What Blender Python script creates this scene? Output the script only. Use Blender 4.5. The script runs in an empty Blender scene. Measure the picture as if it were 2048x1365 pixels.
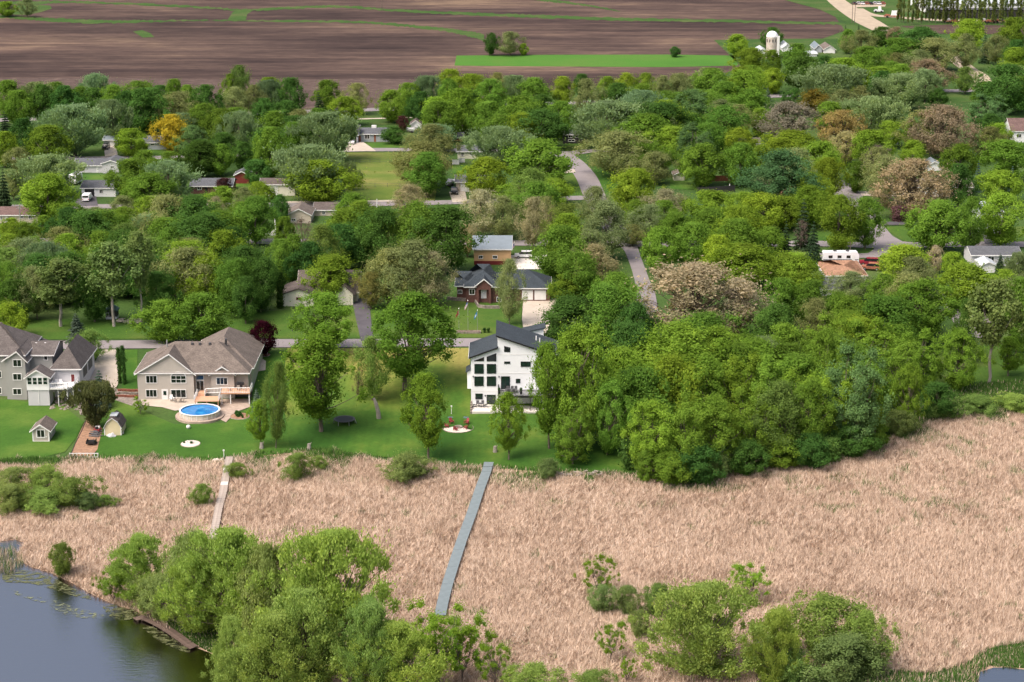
import bpy, bmesh, math, random
import numpy as np
from mathutils import Vector

# ---------------------------------------------------------------- camera, sky, sun, exposure
scene = bpy.context.scene
COL = scene.collection
W, H = 2048.0, 1365.0
LENS = 70.0
FPX = LENS / 36.0 * W
CAMZ = 120.0
PITCH = math.radians(15.6)
cam_d = bpy.data.cameras.new('camera'); cam = bpy.data.objects.new('camera', cam_d); COL.objects.link(cam)
cam_d.lens = LENS; cam_d.sensor_width = 36.0; cam_d.clip_start = 1.0; cam_d.clip_end = 20000.0
cam.location = (0, 0, CAMZ); cam.rotation_euler = (math.pi / 2 - PITCH, 0, 0)
scene.camera = cam
SUN_EL, SUN_AZ = math.radians(56), math.radians(-125)     # azimuth measured from +Y towards +X: behind left
world = bpy.data.worlds.new('World'); scene.world = world; world.use_nodes = True
wn = world.node_tree.nodes; wl = world.node_tree.links; wn.clear()
sky = wn.new('ShaderNodeTexSky'); sky.sky_type = 'NISHITA'; sky.sun_disc = False
sky.sun_elevation = SUN_EL; sky.sun_rotation = SUN_AZ
sky.air_density = 0.8; sky.dust_density = 10.0; sky.ozone_density = 1.0
bg = wn.new('ShaderNodeBackground'); bg.inputs['Strength'].default_value = 0.15
wo = wn.new('ShaderNodeOutputWorld')
wl.new(sky.outputs['Color'], bg.inputs['Color']); wl.new(bg.outputs['Background'], wo.inputs['Surface'])
sun_d = bpy.data.lights.new('sun', 'SUN'); sun = bpy.data.objects.new('sun', sun_d); COL.objects.link(sun)
sun_d.energy = 0.58; sun_d.angle = math.radians(30); sun_d.color = (1.0, 0.975, 0.95)
sdir = Vector((math.sin(SUN_AZ) * math.cos(SUN_EL), math.cos(SUN_AZ) * math.cos(SUN_EL), math.sin(SUN_EL)))
sun.rotation_euler = sdir.to_track_quat('Z', 'Y').to_euler()
sun.location = (0, 300, 400)
scene.view_settings.view_transform = 'Standard'; scene.view_settings.look = 'None'
scene.view_settings.exposure = 0.90; scene.view_settings.gamma = 1.0
scene.view_settings.use_curve_mapping = False
scene.cycles.max_bounces = 7; scene.cycles.diffuse_bounces = 5; scene.cycles.glossy_bounces = 3
scene.cycles.transmission_bounces = 3; scene.cycles.caustics_reflective = False; scene.cycles.caustics_refractive = False

# ---------------------------------------------------------------- survey: picture points to ground points
CP, SP = math.cos(PITCH), math.sin(PITCH)
def ray(px, py):
    a = (px - W / 2) / FPX; b = (H / 2 - py) / FPX
    return np.array([a, CP + b * SP, -SP + b * CP])
SHORE_PX = [(-900, 960), (-200, 945), (0, 925), (130, 922), (200, 918), (430, 922), (520, 912), (620, 903), (700, 913), (870, 930),
            (960, 935), (1100, 945), (1260, 955), (1400, 960), (1500, 938), (1640, 925), (1720, 898), (1790, 868),
            (1850, 848), (1920, 828), (2048, 820), (2300, 805), (2900, 800)]
_s = []
for q in SHORE_PX:
    r = ray(*q); t = CAMZ / -r[2]; _s.append((r[0] * t, r[1] * t))
SX = np.array([p[0] for p in _s]); SY = np.array([p[1] for p in _s])
HU = np.array([-1e4, 0, 3, 28, 55, 75, 1e5]); HZ = np.array([0, 0, .35, 1.0, 3.9, 4.2, 4.2])
def h(x, y):
    x = np.asarray(x, float); y = np.asarray(y, float)
    z = 0
    for dx in (-6, 0, 6):
        u = y - np.interp(x + dx, SX, SY)
        for du in (-4, 0, 4): z = z + np.interp(u + du, HU, HZ)
    return z / 9.0
def P(px, py, up=0.0):
    r = ray(px, py); z = 0.0
    for _ in range(14):
        t = (CAMZ - z) / -r[2]; x, y = r[0] * t, r[1] * t
        z = 0.5 * z + 0.5 * (float(h(x, y)) + up)
    z = float(h(x, y)) + up
    return Vector((x, y, z))
def depth_of(p): return p.y * CP + (CAMZ - p.z) * SP
def scale_at(p): return FPX / depth_of(p)
def on_plane(px, py, Y):
    r = ray(px, py); t = Y / r[1]
    return r[0] * t, CAMZ + r[2] * t
def project(x, y, z):
    d = y * CP + (CAMZ - z) * SP
    v = (z - CAMZ) * CP + y * SP
    return W / 2 + FPX * x / d, H / 2 - FPX * v / d

# ---------------------------------------------------------------- helpers
rnd = random.Random(7)
class MB:
    def __init__(s): s.v = []; s.f = []; s.m = []
    def add(s, vs, fs, mi=0):
        o = len(s.v); s.v += [tuple(map(float, q)) for q in vs]; s.f += [tuple(i + o for i in f) for f in fs]; s.m += [mi] * len(fs); return s
    def box(s, x0, x1, y0, y1, z0, z1, mi=0):
        if x0 > x1: x0, x1 = x1, x0
        if y0 > y1: y0, y1 = y1, y0
        if z0 > z1: z0, z1 = z1, z0
        return s.add([(x0, y0, z0), (x1, y0, z0), (x1, y1, z0), (x0, y1, z0), (x0, y0, z1), (x1, y0, z1), (x1, y1, z1), (x0, y1, z1)],
              [(0, 3, 2, 1), (4, 5, 6, 7), (0, 1, 5, 4), (1, 2, 6, 5), (2, 3, 7, 6), (3, 0, 4, 7)], mi)
    def prism_y(s, pts, y0, y1, mi=0):                 # polygon in x,z pushed along y
        n = len(pts)
        a = sum(pts[i][0] * pts[(i + 1) % n][1] - pts[(i + 1) % n][0] * pts[i][1] for i in range(n))
        if a < 0: pts = pts[::-1]
        v = [(x, y0, z) for x, z in pts] + [(x, y1, z) for x, z in pts]
        f = [tuple(range(n)), tuple(range(2 * n - 1, n - 1, -1))] + [((i + 1) % n, i, i + n, (i + 1) % n + n) for i in range(n)]
        return s.add(v, f, mi)
    def prism_x(s, pts, x0, x1, mi=0):                 # polygon in y,z pushed along x
        n = len(pts)
        a = sum(pts[i][0] * pts[(i + 1) % n][1] - pts[(i + 1) % n][0] * pts[i][1] for i in range(n))
        if a < 0: pts = pts[::-1]
        v = [(x0, y, z) for y, z in pts] + [(x1, y, z) for y, z in pts]
        f = [tuple(range(n - 1, -1, -1)), tuple(range(n, 2 * n))] + [(i, (i + 1) % n, (i + 1) % n + n, i + n) for i in range(n)]
        return s.add(v, f, mi)
    def prism_z(s, pts, z0, z1, mi=0):
        n = len(pts)
        a = sum(pts[i][0] * pts[(i + 1) % n][1] - pts[(i + 1) % n][0] * pts[i][1] for i in range(n))
        if a < 0: pts = pts[::-1]
        v = [(x, y, z0) for x, y in pts] + [(x, y, z1) for x, y in pts]
        f = [tuple(range(n - 1, -1, -1)), tuple(range(n, 2 * n))] + [(i, (i + 1) % n, (i + 1) % n + n, i + n) for i in range(n)]
        return s.add(v, f, mi)
    def slab(s, quad, t, mi=0):                        # a quad (or triangle) given thickness t downwards
        n = len(quad)
        v = [tuple(q) for q in quad] + [(q[0], q[1], q[2] - t) for q in quad]
        f = [tuple(range(n)), tuple(range(2 * n - 1, n - 1, -1))] + [(i, i + n, (i + 1) % n + n, (i + 1) % n) for i in range(n)]
        return s.add(v, f, mi)
    def tube(s, pts, rad, n=6, mi=0):
        pts = [Vector(p) for p in pts]; o = len(s.v); k = len(pts)
        for i, p in enumerate(pts):
            d = (pts[min(i + 1, k - 1)] - pts[max(i - 1, 0)]).normalized()
            a = d.cross(Vector((0.13, 0.97, 0.2)) if abs(d.y) < .9 else Vector((1, 0, 0))).normalized(); b = d.cross(a)
            r = rad[i] if hasattr(rad, '__len__') else rad
            for j in range(n):
                c = 2 * math.pi * j / n; q = p + a * (r * math.cos(c)) + b * (r * math.sin(c)); s.v.append(tuple(q))
        for i in range(k - 1):
            for j in range(n):
                j2 = (j + 1) % n; s.f.append((o + i * n + j, o + i * n + j2, o + (i + 1) * n + j2, o + (i + 1) * n + j)); s.m.append(mi)
        s.f.append(tuple(o + j for j in range(n - 1, -1, -1))); s.f.append(tuple(o + (k - 1) * n + j for j in range(n))); s.m += [mi, mi]
        return s
    def lathe(s, prof, n=24, c=(0, 0), mi=0):           # prof: list of (r,z)
        o = len(s.v)
        for r, z in prof:
            for j in range(n):
                a = 2 * math.pi * j / n; s.v.append((c[0] + r * math.cos(a), c[1] + r * math.sin(a), z))
        for i in range(len(prof) - 1):
            for j in range(n):
                j2 = (j + 1) % n; s.f.append((o + i * n + j, o + i * n + j2, o + (i + 1) * n + j2, o + (i + 1) * n + j)); s.m.append(mi)
        return s
    def disc(s, r, z, n=24, c=(0, 0), mi=0):
        return s.add([(c[0] + r * math.cos(2 * math.pi * j / n), c[1] + r * math.sin(2 * math.pi * j / n), z) for j in range(n)], [tuple(range(n))], mi)
    def mesh(s, name, mats, smooth=False):
        me = bpy.data.meshes.new(name); me.from_pydata(s.v, [], s.f); me.validate()
        for m in (mats if isinstance(mats, (list, tuple)) else [mats]): me.materials.append(m)
        if isinstance(mats, (list, tuple)) and len(me.polygons) == len(s.m): me.polygons.foreach_set('material_index', s.m)
        if smooth: me.polygons.foreach_set('use_smooth', [True] * len(me.polygons))
        return me
    def build(s, name, mats, parent=None, loc=None, rz=0.0, smooth=False):
        return link(name, s.mesh(name, mats, smooth), parent, loc, rz)
def link(name, me, parent=None, loc=None, rz=0.0):
    o = bpy.data.objects.new(name, me); COL.objects.link(o)
    if parent is not None: o.parent = parent
    if loc is not None: o.location = loc
    if rz: o.rotation_euler = (0, 0, rz)
    return o
def tag(o, label, cat, group=None):
    o['label'] = label; o['category'] = cat
    if group: o['group'] = group
    return o
def thing(name, label, cat, loc=(0, 0, 0), rz=0.0, group=None):
    o = bpy.data.objects.new(name, None); COL.objects.link(o); o.location = loc; o.rotation_euler = (0, 0, rz); o.empty_display_size = 0.5
    return tag(o, label, cat, group)
def copy_tree(o, parent=None):
    c = o.copy(); COL.objects.link(c); c.parent = parent
    for ch in list(o.children): copy_tree(ch, c)
    return c

# ---------------------------------------------------------------- materials
MATS = {}
def nodes_of(name):
    m = bpy.data.materials.new(name); m.use_nodes = True; nt = m.node_tree; nt.nodes.clear()
    out = nt.nodes.new('ShaderNodeOutputMaterial'); MATS[name] = m
    return m, nt, nt.nodes, nt.links, out
def ramp(N, stops):
    r = N.new('ShaderNodeValToRGB'); cr = r.color_ramp
    while len(cr.elements) < len(stops): cr.elements.new(0.5)
    for e, (p, c) in zip(cr.elements, stops): e.position = p; e.color = (*c, 1)
    return r
def noise(N, L, vec, scale, detail=4, rough=.55):
    n = N.new('ShaderNodeTexNoise'); n.inputs['Scale'].default_value = scale; n.inputs['Detail'].default_value = detail; n.inputs['Roughness'].default_value = rough
    if vec is not None: L.new(vec, n.inputs['Vector'])
    return n
def mapping(N, L, sc=(1, 1, 1), rot=(0, 0, 0), src='Object'):
    t = N.new('ShaderNodeTexCoord'); m = N.new('ShaderNodeMapping'); m.inputs['Scale'].default_value = sc; m.inputs['Rotation'].default_value = rot
    L.new(t.outputs[src], m.inputs['Vector']); return m.outputs['Vector']
def mixc(N, L, fac, a, b, mode='MIX'):
    n = N.new('ShaderNodeMix'); n.data_type = 'RGBA'; n.blend_type = mode
    for sock, v in ((n.inputs[0], fac), (n.inputs[6], a), (n.inputs[7], b)):
        if hasattr(v, 'is_output'): L.new(v, sock)
        elif isinstance(v, (int, float)): sock.default_value = v
        else: sock.default_value = (*v, 1)
    return n.outputs[2]
def principled(N, L, out, rough=.8, spec=.3):
    b = N.new('ShaderNodeBsdfPrincipled'); b.inputs['Roughness'].default_value = rough
    b.inputs['Specular IOR Level'].default_value = spec; L.new(b.outputs[0], out.inputs['Surface']); return b
def plain(name, col, rough=.7, var=.18, scale=1.2, spec=.3, metal=0.0, fine=0.0, stretch=(1, 1, 1), bump=0.0):
    m, nt, N, L, out = nodes_of(name); b = principled(N, L, out, rough, spec); b.inputs['Metallic'].default_value = metal
    v = mapping(N, L, stretch); n = noise(N, L, v, scale, 5, .6)
    lo = tuple(c * (1 - var) for c in col); hi = tuple(min(1, c * (1 + var)) for c in col)
    r = ramp(N, [(.3, lo), (.7, hi)]); L.new(n.outputs['Fac'], r.inputs[0]); c = r.outputs[0]
    if fine:
        n2 = noise(N, L, mapping(N, L, stretch), scale * 9, 3, .7); r2 = ramp(N, [(.25, (1 - fine,) * 3), (.75, (1 + fine,) * 3)])
        L.new(n2.outputs['Fac'], r2.inputs[0]); c = mixc(N, L, 1.0, c, r2.outputs[0], 'MULTIPLY')
        if bump:
            bp = N.new('ShaderNodeBump'); bp.inputs['Strength'].default_value = bump; bp.inputs['Distance'].default_value = .05
            L.new(n2.outputs['Fac'], bp.inputs['Height']); L.new(bp.outputs[0], b.inputs['Normal'])
    L.new(c, b.inputs['Base Color']); return m
def siding(name, col, lap=.2, vertical=False, var=.05):
    m, nt, N, L, out = nodes_of(name); b = principled(N, L, out, .6, .3)
    n = noise(N, L, mapping(N, L), .6, 5, .6); r = ramp(N, [(.3, tuple(c * (1 - var) for c in col)), (.7, tuple(min(1, c * (1 + var)) for c in col))])
    L.new(n.outputs['Fac'], r.inputs[0]); L.new(r.outputs[0], b.inputs['Base Color'])
    w = N.new('ShaderNodeTexWave'); w.wave_profile = 'SAW'; w.bands_direction = 'X' if vertical else 'Z'; w.inputs['Scale'].default_value = .314 / lap
    L.new(mapping(N, L), w.inputs['Vector']); bp = N.new('ShaderNodeBump'); bp.inputs['Strength'].default_value = .5; bp.inputs['Distance'].default_value = .02
    L.new(w.outputs['Fac'], bp.inputs['Height']); L.new(bp.outputs[0], b.inputs['Normal']); return m
def shingle(name, col, var=.22):
    m, nt, N, L, out = nodes_of(name); b = principled(N, L, out, .9, .2)
    n = noise(N, L, mapping(N, L, (.5, .5, .5)), 1.2, 5, .6); r = ramp(N, [(.3, tuple(c * (1 - var) for c in col)), (.7, tuple(c * (1 + var) for c in col))]); L.new(n.outputs['Fac'], r.inputs[0])
    n2 = noise(N, L, mapping(N, L, (3, 3, 7)), 1.0, 2, .7); r2 = ramp(N, [(.3, (.68,) * 3), (.7, (1.3,) * 3)]); L.new(n2.outputs['Fac'], r2.inputs[0])
    L.new(mixc(N, L, 1.0, r.outputs[0], r2.outputs[0], 'MULTIPLY'), b.inputs['Base Color'])
    bp = N.new('ShaderNodeBump'); bp.inputs['Strength'].default_value = .4; bp.inputs['Distance'].default_value = .04
    L.new(n2.outputs['Fac'], bp.inputs['Height']); L.new(bp.outputs[0], b.inputs['Normal']); return m

M_white = plain('white_paint', (.72, .73, .74), .5, .04)
M_trim = plain('trim_white', (.7, .7, .69), .5, .05)
M_whitewall = siding('white_board', (.74, .76, .78), .3, True, .03)
M_grey = siding('grey_siding', (.30, .30, .285))
M_beige = siding('beige_siding', (.42, .385, .345))
M_cream = siding('cream_siding', (.62, .60, .50))
M_tan = siding('tan_siding', (.5, .44, .36))
M_bluegrey = siding('bluegrey_siding', (.33, .36, .39))
M_palegrey = siding('palegrey_siding', (.5, .5, .52))
M_ochre = siding('ochre_metal', (.50, .32, .17), .3, True)
M_redsiding = siding('red_siding', (.16, .028, .024))
M_maroon = plain('maroon', (.13, .02, .02), .5)
M_darkwall = siding('dark_siding', (.035, .033, .035))
M_yellowshed = siding('yellow_siding', (.60, .52, .34))
M_brick = plain('brick', (.12, .058, .048), .85, .25, 2.5, fine=.35)
M_r_grey = shingle('shingle_grey', (.10, .088, .083))
M_r_taupe = shingle('shingle_taupe', (.135, .113, .098))
M_r_black = shingle('shingle_charcoal', (.036, .046, .055), .12)
M_r_slate = shingle('shingle_slate', (.09, .095, .105), .12)
M_r_brown = shingle('shingle_brown', (.095, .078, .072))
M_r_red = shingle('shingle_red', (.125, .082, .075))
M_r_orange = shingle('shingle_orange', (.27, .155, .10))
M_r_metal = plain('roof_metal', (.165, .20, .225), .4, .08, .8, .5)
M_r_white = plain('roof_white', (.46, .50, .53), .4, .08, .8, .5)
M_r_green = plain('roof_green', (.07, .12, .12), .4, .1, .8, .5)
M_glass = plain('window_glass', (.012, .016, .016), .06, .3, .7, .6)
M_glass_g = plain('window_glass_green', (.010, .024, .02), .06, .5, .6, .6)
M_blacktrim = plain('black_trim', (.015, .015, .017), .5)
M_deckwood = plain('deck_wood', (.52, .30, .19), .7, .12, 3, stretch=(1, 6, 1))
M_greydeck = plain('composite_deck', (.25, .255, .265), .6, .1, 2)
M_boardwalk = plain('boardwalk_grey', (.155, .19, .20), .55, .10, .9, .3, fine=.08)
M_oldwood = plain('weathered_wood', (.34, .29, .25), .9, .3, 2.2, fine=.2)
M_pierwood = plain('pier_wood', (.12, .085, .07), .9, .4, 2.0, fine=.2)
M_concrete = plain('concrete', (.40, .35, .29), .85, .12, .5, fine=.12)
M_paleconc = plain('patio_concrete', (.56, .53, .49), .8, .08, .5, fine=.08)
M_asphalt = plain('asphalt_pale', (.205, .185, .19), .9, .10, .25, fine=.1)
M_drive = plain('asphalt_drive', (.075, .07, .08), .85, .15, .4, fine=.2)
M_gravel = plain('gravel', (.33, .275, .205), .95, .14, .3, fine=.15)
M_stone = plain('stone', (.21, .18, .155), .95, .4, 1.6, fine=.3)
M_paver = plain('pavers', (.34, .27, .22), .95, .2, 1.6, fine=.3)
M_mulch = plain('mulch', (.25, .15, .095), .95, .3, 1.6, fine=.3)
M_mulchred = plain('mulch_red', (.20, .075, .05), .95, .3, 1.6, fine=.3)
M_soil = plain('soil', (.10, .07, .05), .95, .3, 1.6, fine=.3)
M_bark = plain('bark', (.13, .105, .085), .95, .35, 3, fine=.3, stretch=(1, 1, .3))
M_barkpale = plain('bark_pale', (.26, .235, .205), .9, .3, 3, fine=.3, stretch=(1, 1, .3))
M_steel = plain('galvanised', (.45, .46, .47), .35, .1, 2, .5, .6)
M_black = plain('black_plastic', (.02, .02, .022), .5)
M_darkgrey = plain('dark_grey', (.07, .07, .075), .6)
M_red = plain('red_paint', (.24, .04, .045), .5, .1)
M_redbright = plain('red_car', (.22, .02, .035), .3, .1, 1, .5)
M_rust = plain('rust_orange', (.26, .10, .06), .7, .3)
M_tyre = plain('tyre', (.02, .02, .02), .9)
M_carwhite = plain('car_white', (.75, .76, .78), .25, .03, 1, .5)
M_carblack = plain('car_black', (.018, .019, .022), .25, .05, 1, .5)
M_carglass = plain('car_glass', (.015, .018, .02), .05, .2, 1, .6)
M_carlight = plain('car_light', (.6, .6, .58), .2, .1, 1, .6)
M_carred = plain('tail_light', (.35, .01, .01), .3)
M_blue = plain('flag_blue', (.03, .09, .28), .7)
M_teal = plain('flag_teal', (.02, .17, .33), .7)
M_poolwall = plain('pool_wall', (.52, .47, .40), .6, .15, .7, fine=.15)
M_siloconc = plain('silo_concrete', (.46, .40, .35), .9, .15, .5, fine=.15)
M_chip = plain('white_gravel', (.52, .47, .41), .95, .08, 2, fine=.15)

def grass_mat(name, a, b, c, stripe=(0, 0), s1=.06, fine=.16):
    m, nt, N, L, out = nodes_of(name); bs = principled(N, L, out, .9, .12)
    v = mapping(N, L); n = noise(N, L, v, s1, 5, .6); r = ramp(N, [(.32, a), (.5, b), (.68, c)]); L.new(n.outputs['Fac'], r.inputs[0]); col = r.outputs[0]
    n2 = noise(N, L, v, 1.6, 4, .75); r2 = ramp(N, [(.25, (1 - fine,) * 3), (.75, (1 + fine,) * 3)]); L.new(n2.outputs['Fac'], r2.inputs[0])
    col = mixc(N, L, 1.0, col, r2.outputs[0], 'MULTIPLY')
    L.new(col, bs.inputs['Base Color'])
    bp = N.new('ShaderNodeBump'); bp.inputs['Strength'].default_value = .5; bp.inputs['Distance'].default_value = .12
    n3 = noise(N, L, v, 5.0, 3, .7); L.new(n3.outputs['Fac'], bp.inputs['Height']); L.new(bp.outputs[0], bs.inputs['Normal']); return m
M_lawn = grass_mat('lawn_lush', (.028, .080, .011), (.044, .108, .014), (.088, .145, .024), (1.3, .35))
M_lawndry = grass_mat('lawn_dry', (.06, .11, .018), (.10, .14, .026), (.19, .175, .055), (1.5, 0.0), .045)
M_lawnmid = grass_mat('lawn_mid', (.032, .085, .012), (.052, .105, .016), (.09, .125, .026), (1.6, 1.2), .05)
def lawn_mix(name):
    m, nt, N, L, out = nodes_of(name); bs = principled(N, L, out, .9, .12); v = mapping(N, L)
    n = noise(N, L, mapping(N, L, (1, .6, 1)), .05, 5, .62); sep = N.new('ShaderNodeSeparateXYZ'); L.new(v, sep.inputs[0])
    g = N.new('ShaderNodeMapRange'); g.inputs[1].default_value = 365; g.inputs[2].default_value = 415; g.inputs[3].default_value = -.15; g.inputs[4].default_value = .20; L.new(sep.outputs[1], g.inputs[0])
    ad = N.new('ShaderNodeMath'); ad.operation = 'ADD'; L.new(n.outputs['Fac'], ad.inputs[0]); L.new(g.outputs[0], ad.inputs[1])
    r = ramp(N, [(.28, (.028, .082, .011)), (.40, (.05, .112, .015)), (.52, (.11, .155, .025)), (.68, (.22, .20, .055))]); L.new(ad.outputs[0], r.inputs[0])
    n2 = noise(N, L, v, 1.3, 5, .75); r2 = ramp(N, [(.25, (.8,) * 3), (.75, (1.2,) * 3)]); L.new(n2.outputs['Fac'], r2.inputs[0]); c = mixc(N, L, 1.0, r.outputs[0], r2.outputs[0], 'MULTIPLY')
    w = N.new('ShaderNodeTexWave'); w.inputs['Scale'].default_value = .2; w.inputs['Distortion'].default_value = 1.5; w.inputs['Detail'].default_value = 2; L.new(v, w.inputs['Vector'])
    r3 = ramp(N, [(.2, (.975,) * 3), (.8, (1.025,) * 3)]); L.new(w.outputs['Fac'], r3.inputs[0]); L.new(mixc(N, L, 1.0, c, r3.outputs[0], 'MULTIPLY'), bs.inputs['Base Color']); return m
M_lawnmix = lawn_mix('lawn_patchy')
M_meadow = grass_mat('rough_grass', (.028, .062, .016), (.045, .09, .02), (.075, .11, .032), (0, 0), .03, .3)
M_strip = grass_mat('grass_strip', (.030, .068, .014), (.042, .086, .018), (.075, .095, .032), (0, 0), .05, .3)
M_greenfield = grass_mat('green_crop', (.042, .125, .016), (.055, .15, .02), (.078, .148, .026), (0, 0), .015)
def field_mat():
    m, nt, N, L, out = nodes_of('ploughed_soil'); b = principled(N, L, out, .95, .1)
    big = noise(N, L, mapping(N, L, (.006, .016, 1), (0, 0, -.06)), 1.0, 7, .72)
    r = ramp(N, [(.34, (.026, .018, .017)), (.45, (.048, .033, .029)), (.55, (.080, .055, .045)), (.66, (.155, .11, .076))]); L.new(big.outputs['Fac'], r.inputs[0])
    rows = noise(N, L, mapping(N, L, (.006, .22, 1), (0, 0, .03)), 1.0, 7, .78); r2 = ramp(N, [(.32, (.62,) * 3), (.5, (1.0,) * 3), (.68, (1.5, 1.46, 1.4))]); L.new(rows.outputs['Fac'], r2.inputs[0])
    c = mixc(N, L, 1.0, r.outputs[0], r2.outputs[0], 'MULTIPLY')
    f = noise(N, L, mapping(N, L, (.16, .5, 1)), 1.0, 4, .75); r3 = ramp(N, [(.3, (.76,) * 3), (.7, (1.26,) * 3)]); L.new(f.outputs['Fac'], r3.inputs[0])
    L.new(mixc(N, L, 1.0, c, r3.outputs[0], 'MULTIPLY'), b.inputs['Base Color']); return m
M_field = field_mat()
def stubble_mat():
    m, nt, N, L, out = nodes_of('stubble_soil'); b = principled(N, L, out, .95, .1)
    f = noise(N, L, mapping(N, L, (.25, .35, 1)), 1.0, 4, .75); r3 = ramp(N, [(.3, (.050, .035, .032)), (.55, (.088, .063, .054)), (.75, (.16, .118, .096))]); L.new(f.outputs['Fac'], r3.inputs[0])
    L.new(r3.outputs[0], b.inputs['Base Color']); return m
M_stubble = stubble_mat()
def water_mat():
    m, nt, N, L, out = nodes_of('lake_water'); b = principled(N, L, out, .03, .5); b.inputs['Base Color'].default_value = (.50, .475, .45, 1); b.inputs['Metallic'].default_value = 1.0
    b.inputs['IOR'].default_value = 1.6
    n = noise(N, L, mapping(N, L, (.30, 1.0, 1), (0, 0, .2)), 1.5, 5, .75); bp = N.new('ShaderNodeBump'); bp.inputs['Strength'].default_value = .25; bp.inputs['Distance'].default_value = .22
    L.new(n.outputs['Fac'], bp.inputs['Height']); L.new(bp.outputs[0], b.inputs['Normal']); return m
M_water = water_mat()
def pool_mat():
    m, nt, N, L, out = nodes_of('pool_water'); b = principled(N, L, out, .08, .5)
    n = noise(N, L, mapping(N, L, (.5, 1.2, 1)), 1.2, 4, .6); r = ramp(N, [(.35, (.008, .12, .36)), (.55, (.015, .19, .46)), (.72, (.08, .34, .56))]); L.new(n.outputs['Fac'], r.inputs[0])
    L.new(r.outputs[0], b.inputs['Base Color'])
    bp = N.new('ShaderNodeBump'); bp.inputs['Strength'].default_value = .2; L.new(n.outputs['Fac'], bp.inputs['Height']); L.new(bp.outputs[0], b.inputs['Normal']); return m
M_pool = pool_mat()
def algae_mat(name, col, cut):
    m, nt, N, L, out = nodes_of(name); b = principled(N, L, out, .7, .3)
    n = noise(N, L, mapping(N, L, (.9, 1.3, 1)), 1.0, 6, .75); b.inputs['Base Color'].default_value = (*col, 1)
    t = N.new('ShaderNodeBsdfTransparent'); mx = N.new('ShaderNodeMixShader'); r = ramp(N, [(cut, (0, 0, 0)), (cut + .12, (1, 1, 1))])
    L.new(n.outputs['Fac'], r.inputs[0]); L.new(r.outputs[0], mx.inputs[0]); L.new(t.outputs[0], mx.inputs[1]); L.new(b.outputs[0], mx.inputs[2]); L.new(mx.outputs[0], out.inputs['Surface']); return m
M_algae = algae_mat('algae', (.095, .105, .045), .46)
M_algae2 = algae_mat('algae_pale', (.15, .17, .10), .50)
def leaf_mat():
    m, nt, N, L, out = nodes_of('foliage')
    oi = N.new('ShaderNodeObjectInfo'); at = N.new('ShaderNodeAttribute'); at.attribute_name = 'var'
    r = ramp(N, [(0, (.62, .66, .55)), (.5, (1, 1, 1)), (1, (1.5, 1.36, 1.3))]); L.new(at.outputs['Fac'], r.inputs[0])
    c = mixc(N, L, 1.0, oi.outputs['Color'], r.outputs[0], 'MULTIPLY')
    d = N.new('ShaderNodeBsdfDiffuse'); t = N.new('ShaderNodeBsdfTranslucent'); mx = N.new('ShaderNodeMixShader'); mx.inputs[0].default_value = .40
    t2 = mixc(N, L, 1.0, c, (1.15, 1.1, .6), 'MULTIPLY')
    L.new(c, d.inputs['Color']); L.new(t2, t.inputs['Color']); L.new(d.outputs[0], mx.inputs[1]); L.new(t.outputs[0], mx.inputs[2]); L.new(mx.outputs[0], out.inputs['Surface']); return m
M_leaf = leaf_mat()
def reed_mat():
    m, nt, N, L, out = nodes_of('reed_straw')
    at = N.new('ShaderNodeAttribute'); at.attribute_name = 'var'; g = N.new('ShaderNodeAttribute'); g.attribute_name = 'grn'
    r = ramp(N, [(0, (.23, .168, .125)), (.3, (.445, .338, .252)), (.7, (.64, .50, .39)), (1, (.77, .67, .57))]); L.new(at.outputs['Fac'], r.inputs[0])
    r2 = ramp(N, [(0, (.03, .09, .02)), (1, (.13, .22, .05))]); L.new(at.outputs['Fac'], r2.inputs[0])
    c = mixc(N, L, g.outputs['Fac'], r.outputs[0], r2.outputs[0])
    d = N.new('ShaderNodeBsdfDiffuse'); t = N.new('ShaderNodeBsdfTranslucent'); mx = N.new('ShaderNodeMixShader'); mx.inputs[0].default_value = .25
    L.new(c, d.inputs['Color']); L.new(c, t.inputs['Color']); L.new(d.outputs[0], mx.inputs[1]); L.new(t.outputs[0], mx.inputs[2]); L.new(mx.outputs[0], out.inputs['Surface']); return m
M_reed = reed_mat()

# ---------------------------------------------------------------- ground, roads, water
GX = np.arange(-150, 150.1, 2.5); GY = np.arange(320, 480.1, 2.5)
def structure(o): o['kind'] = 'structure'; return o
def make_ground():
    xs = np.concatenate([[-5000, -3000, -1000, -500, -300, -200], GX, [200, 300, 500, 1000, 3000, 5000]])
    ys = np.concatenate([[-2000, -500, 0, 150, 220, 260, 290, 310], GY, [520, 600, 800, 1200, 2000, 4000, 6000]])
    X, Y = np.meshgrid(xs, ys); Z = h(X, Y)
    v = np.stack([X, Y, Z], -1).reshape(-1, 3); nx = len(xs)
    f = [(j * nx + i, j * nx + i + 1, (j + 1) * nx + i + 1, (j + 1) * nx + i) for j in range(len(ys) - 1) for i in range(nx - 1)]
    me = bpy.data.meshes.new('ground'); me.from_pydata(v.tolist(), [], f); me.materials.append(M_meadow)
    return structure(link('ground', me))
make_ground()
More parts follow.
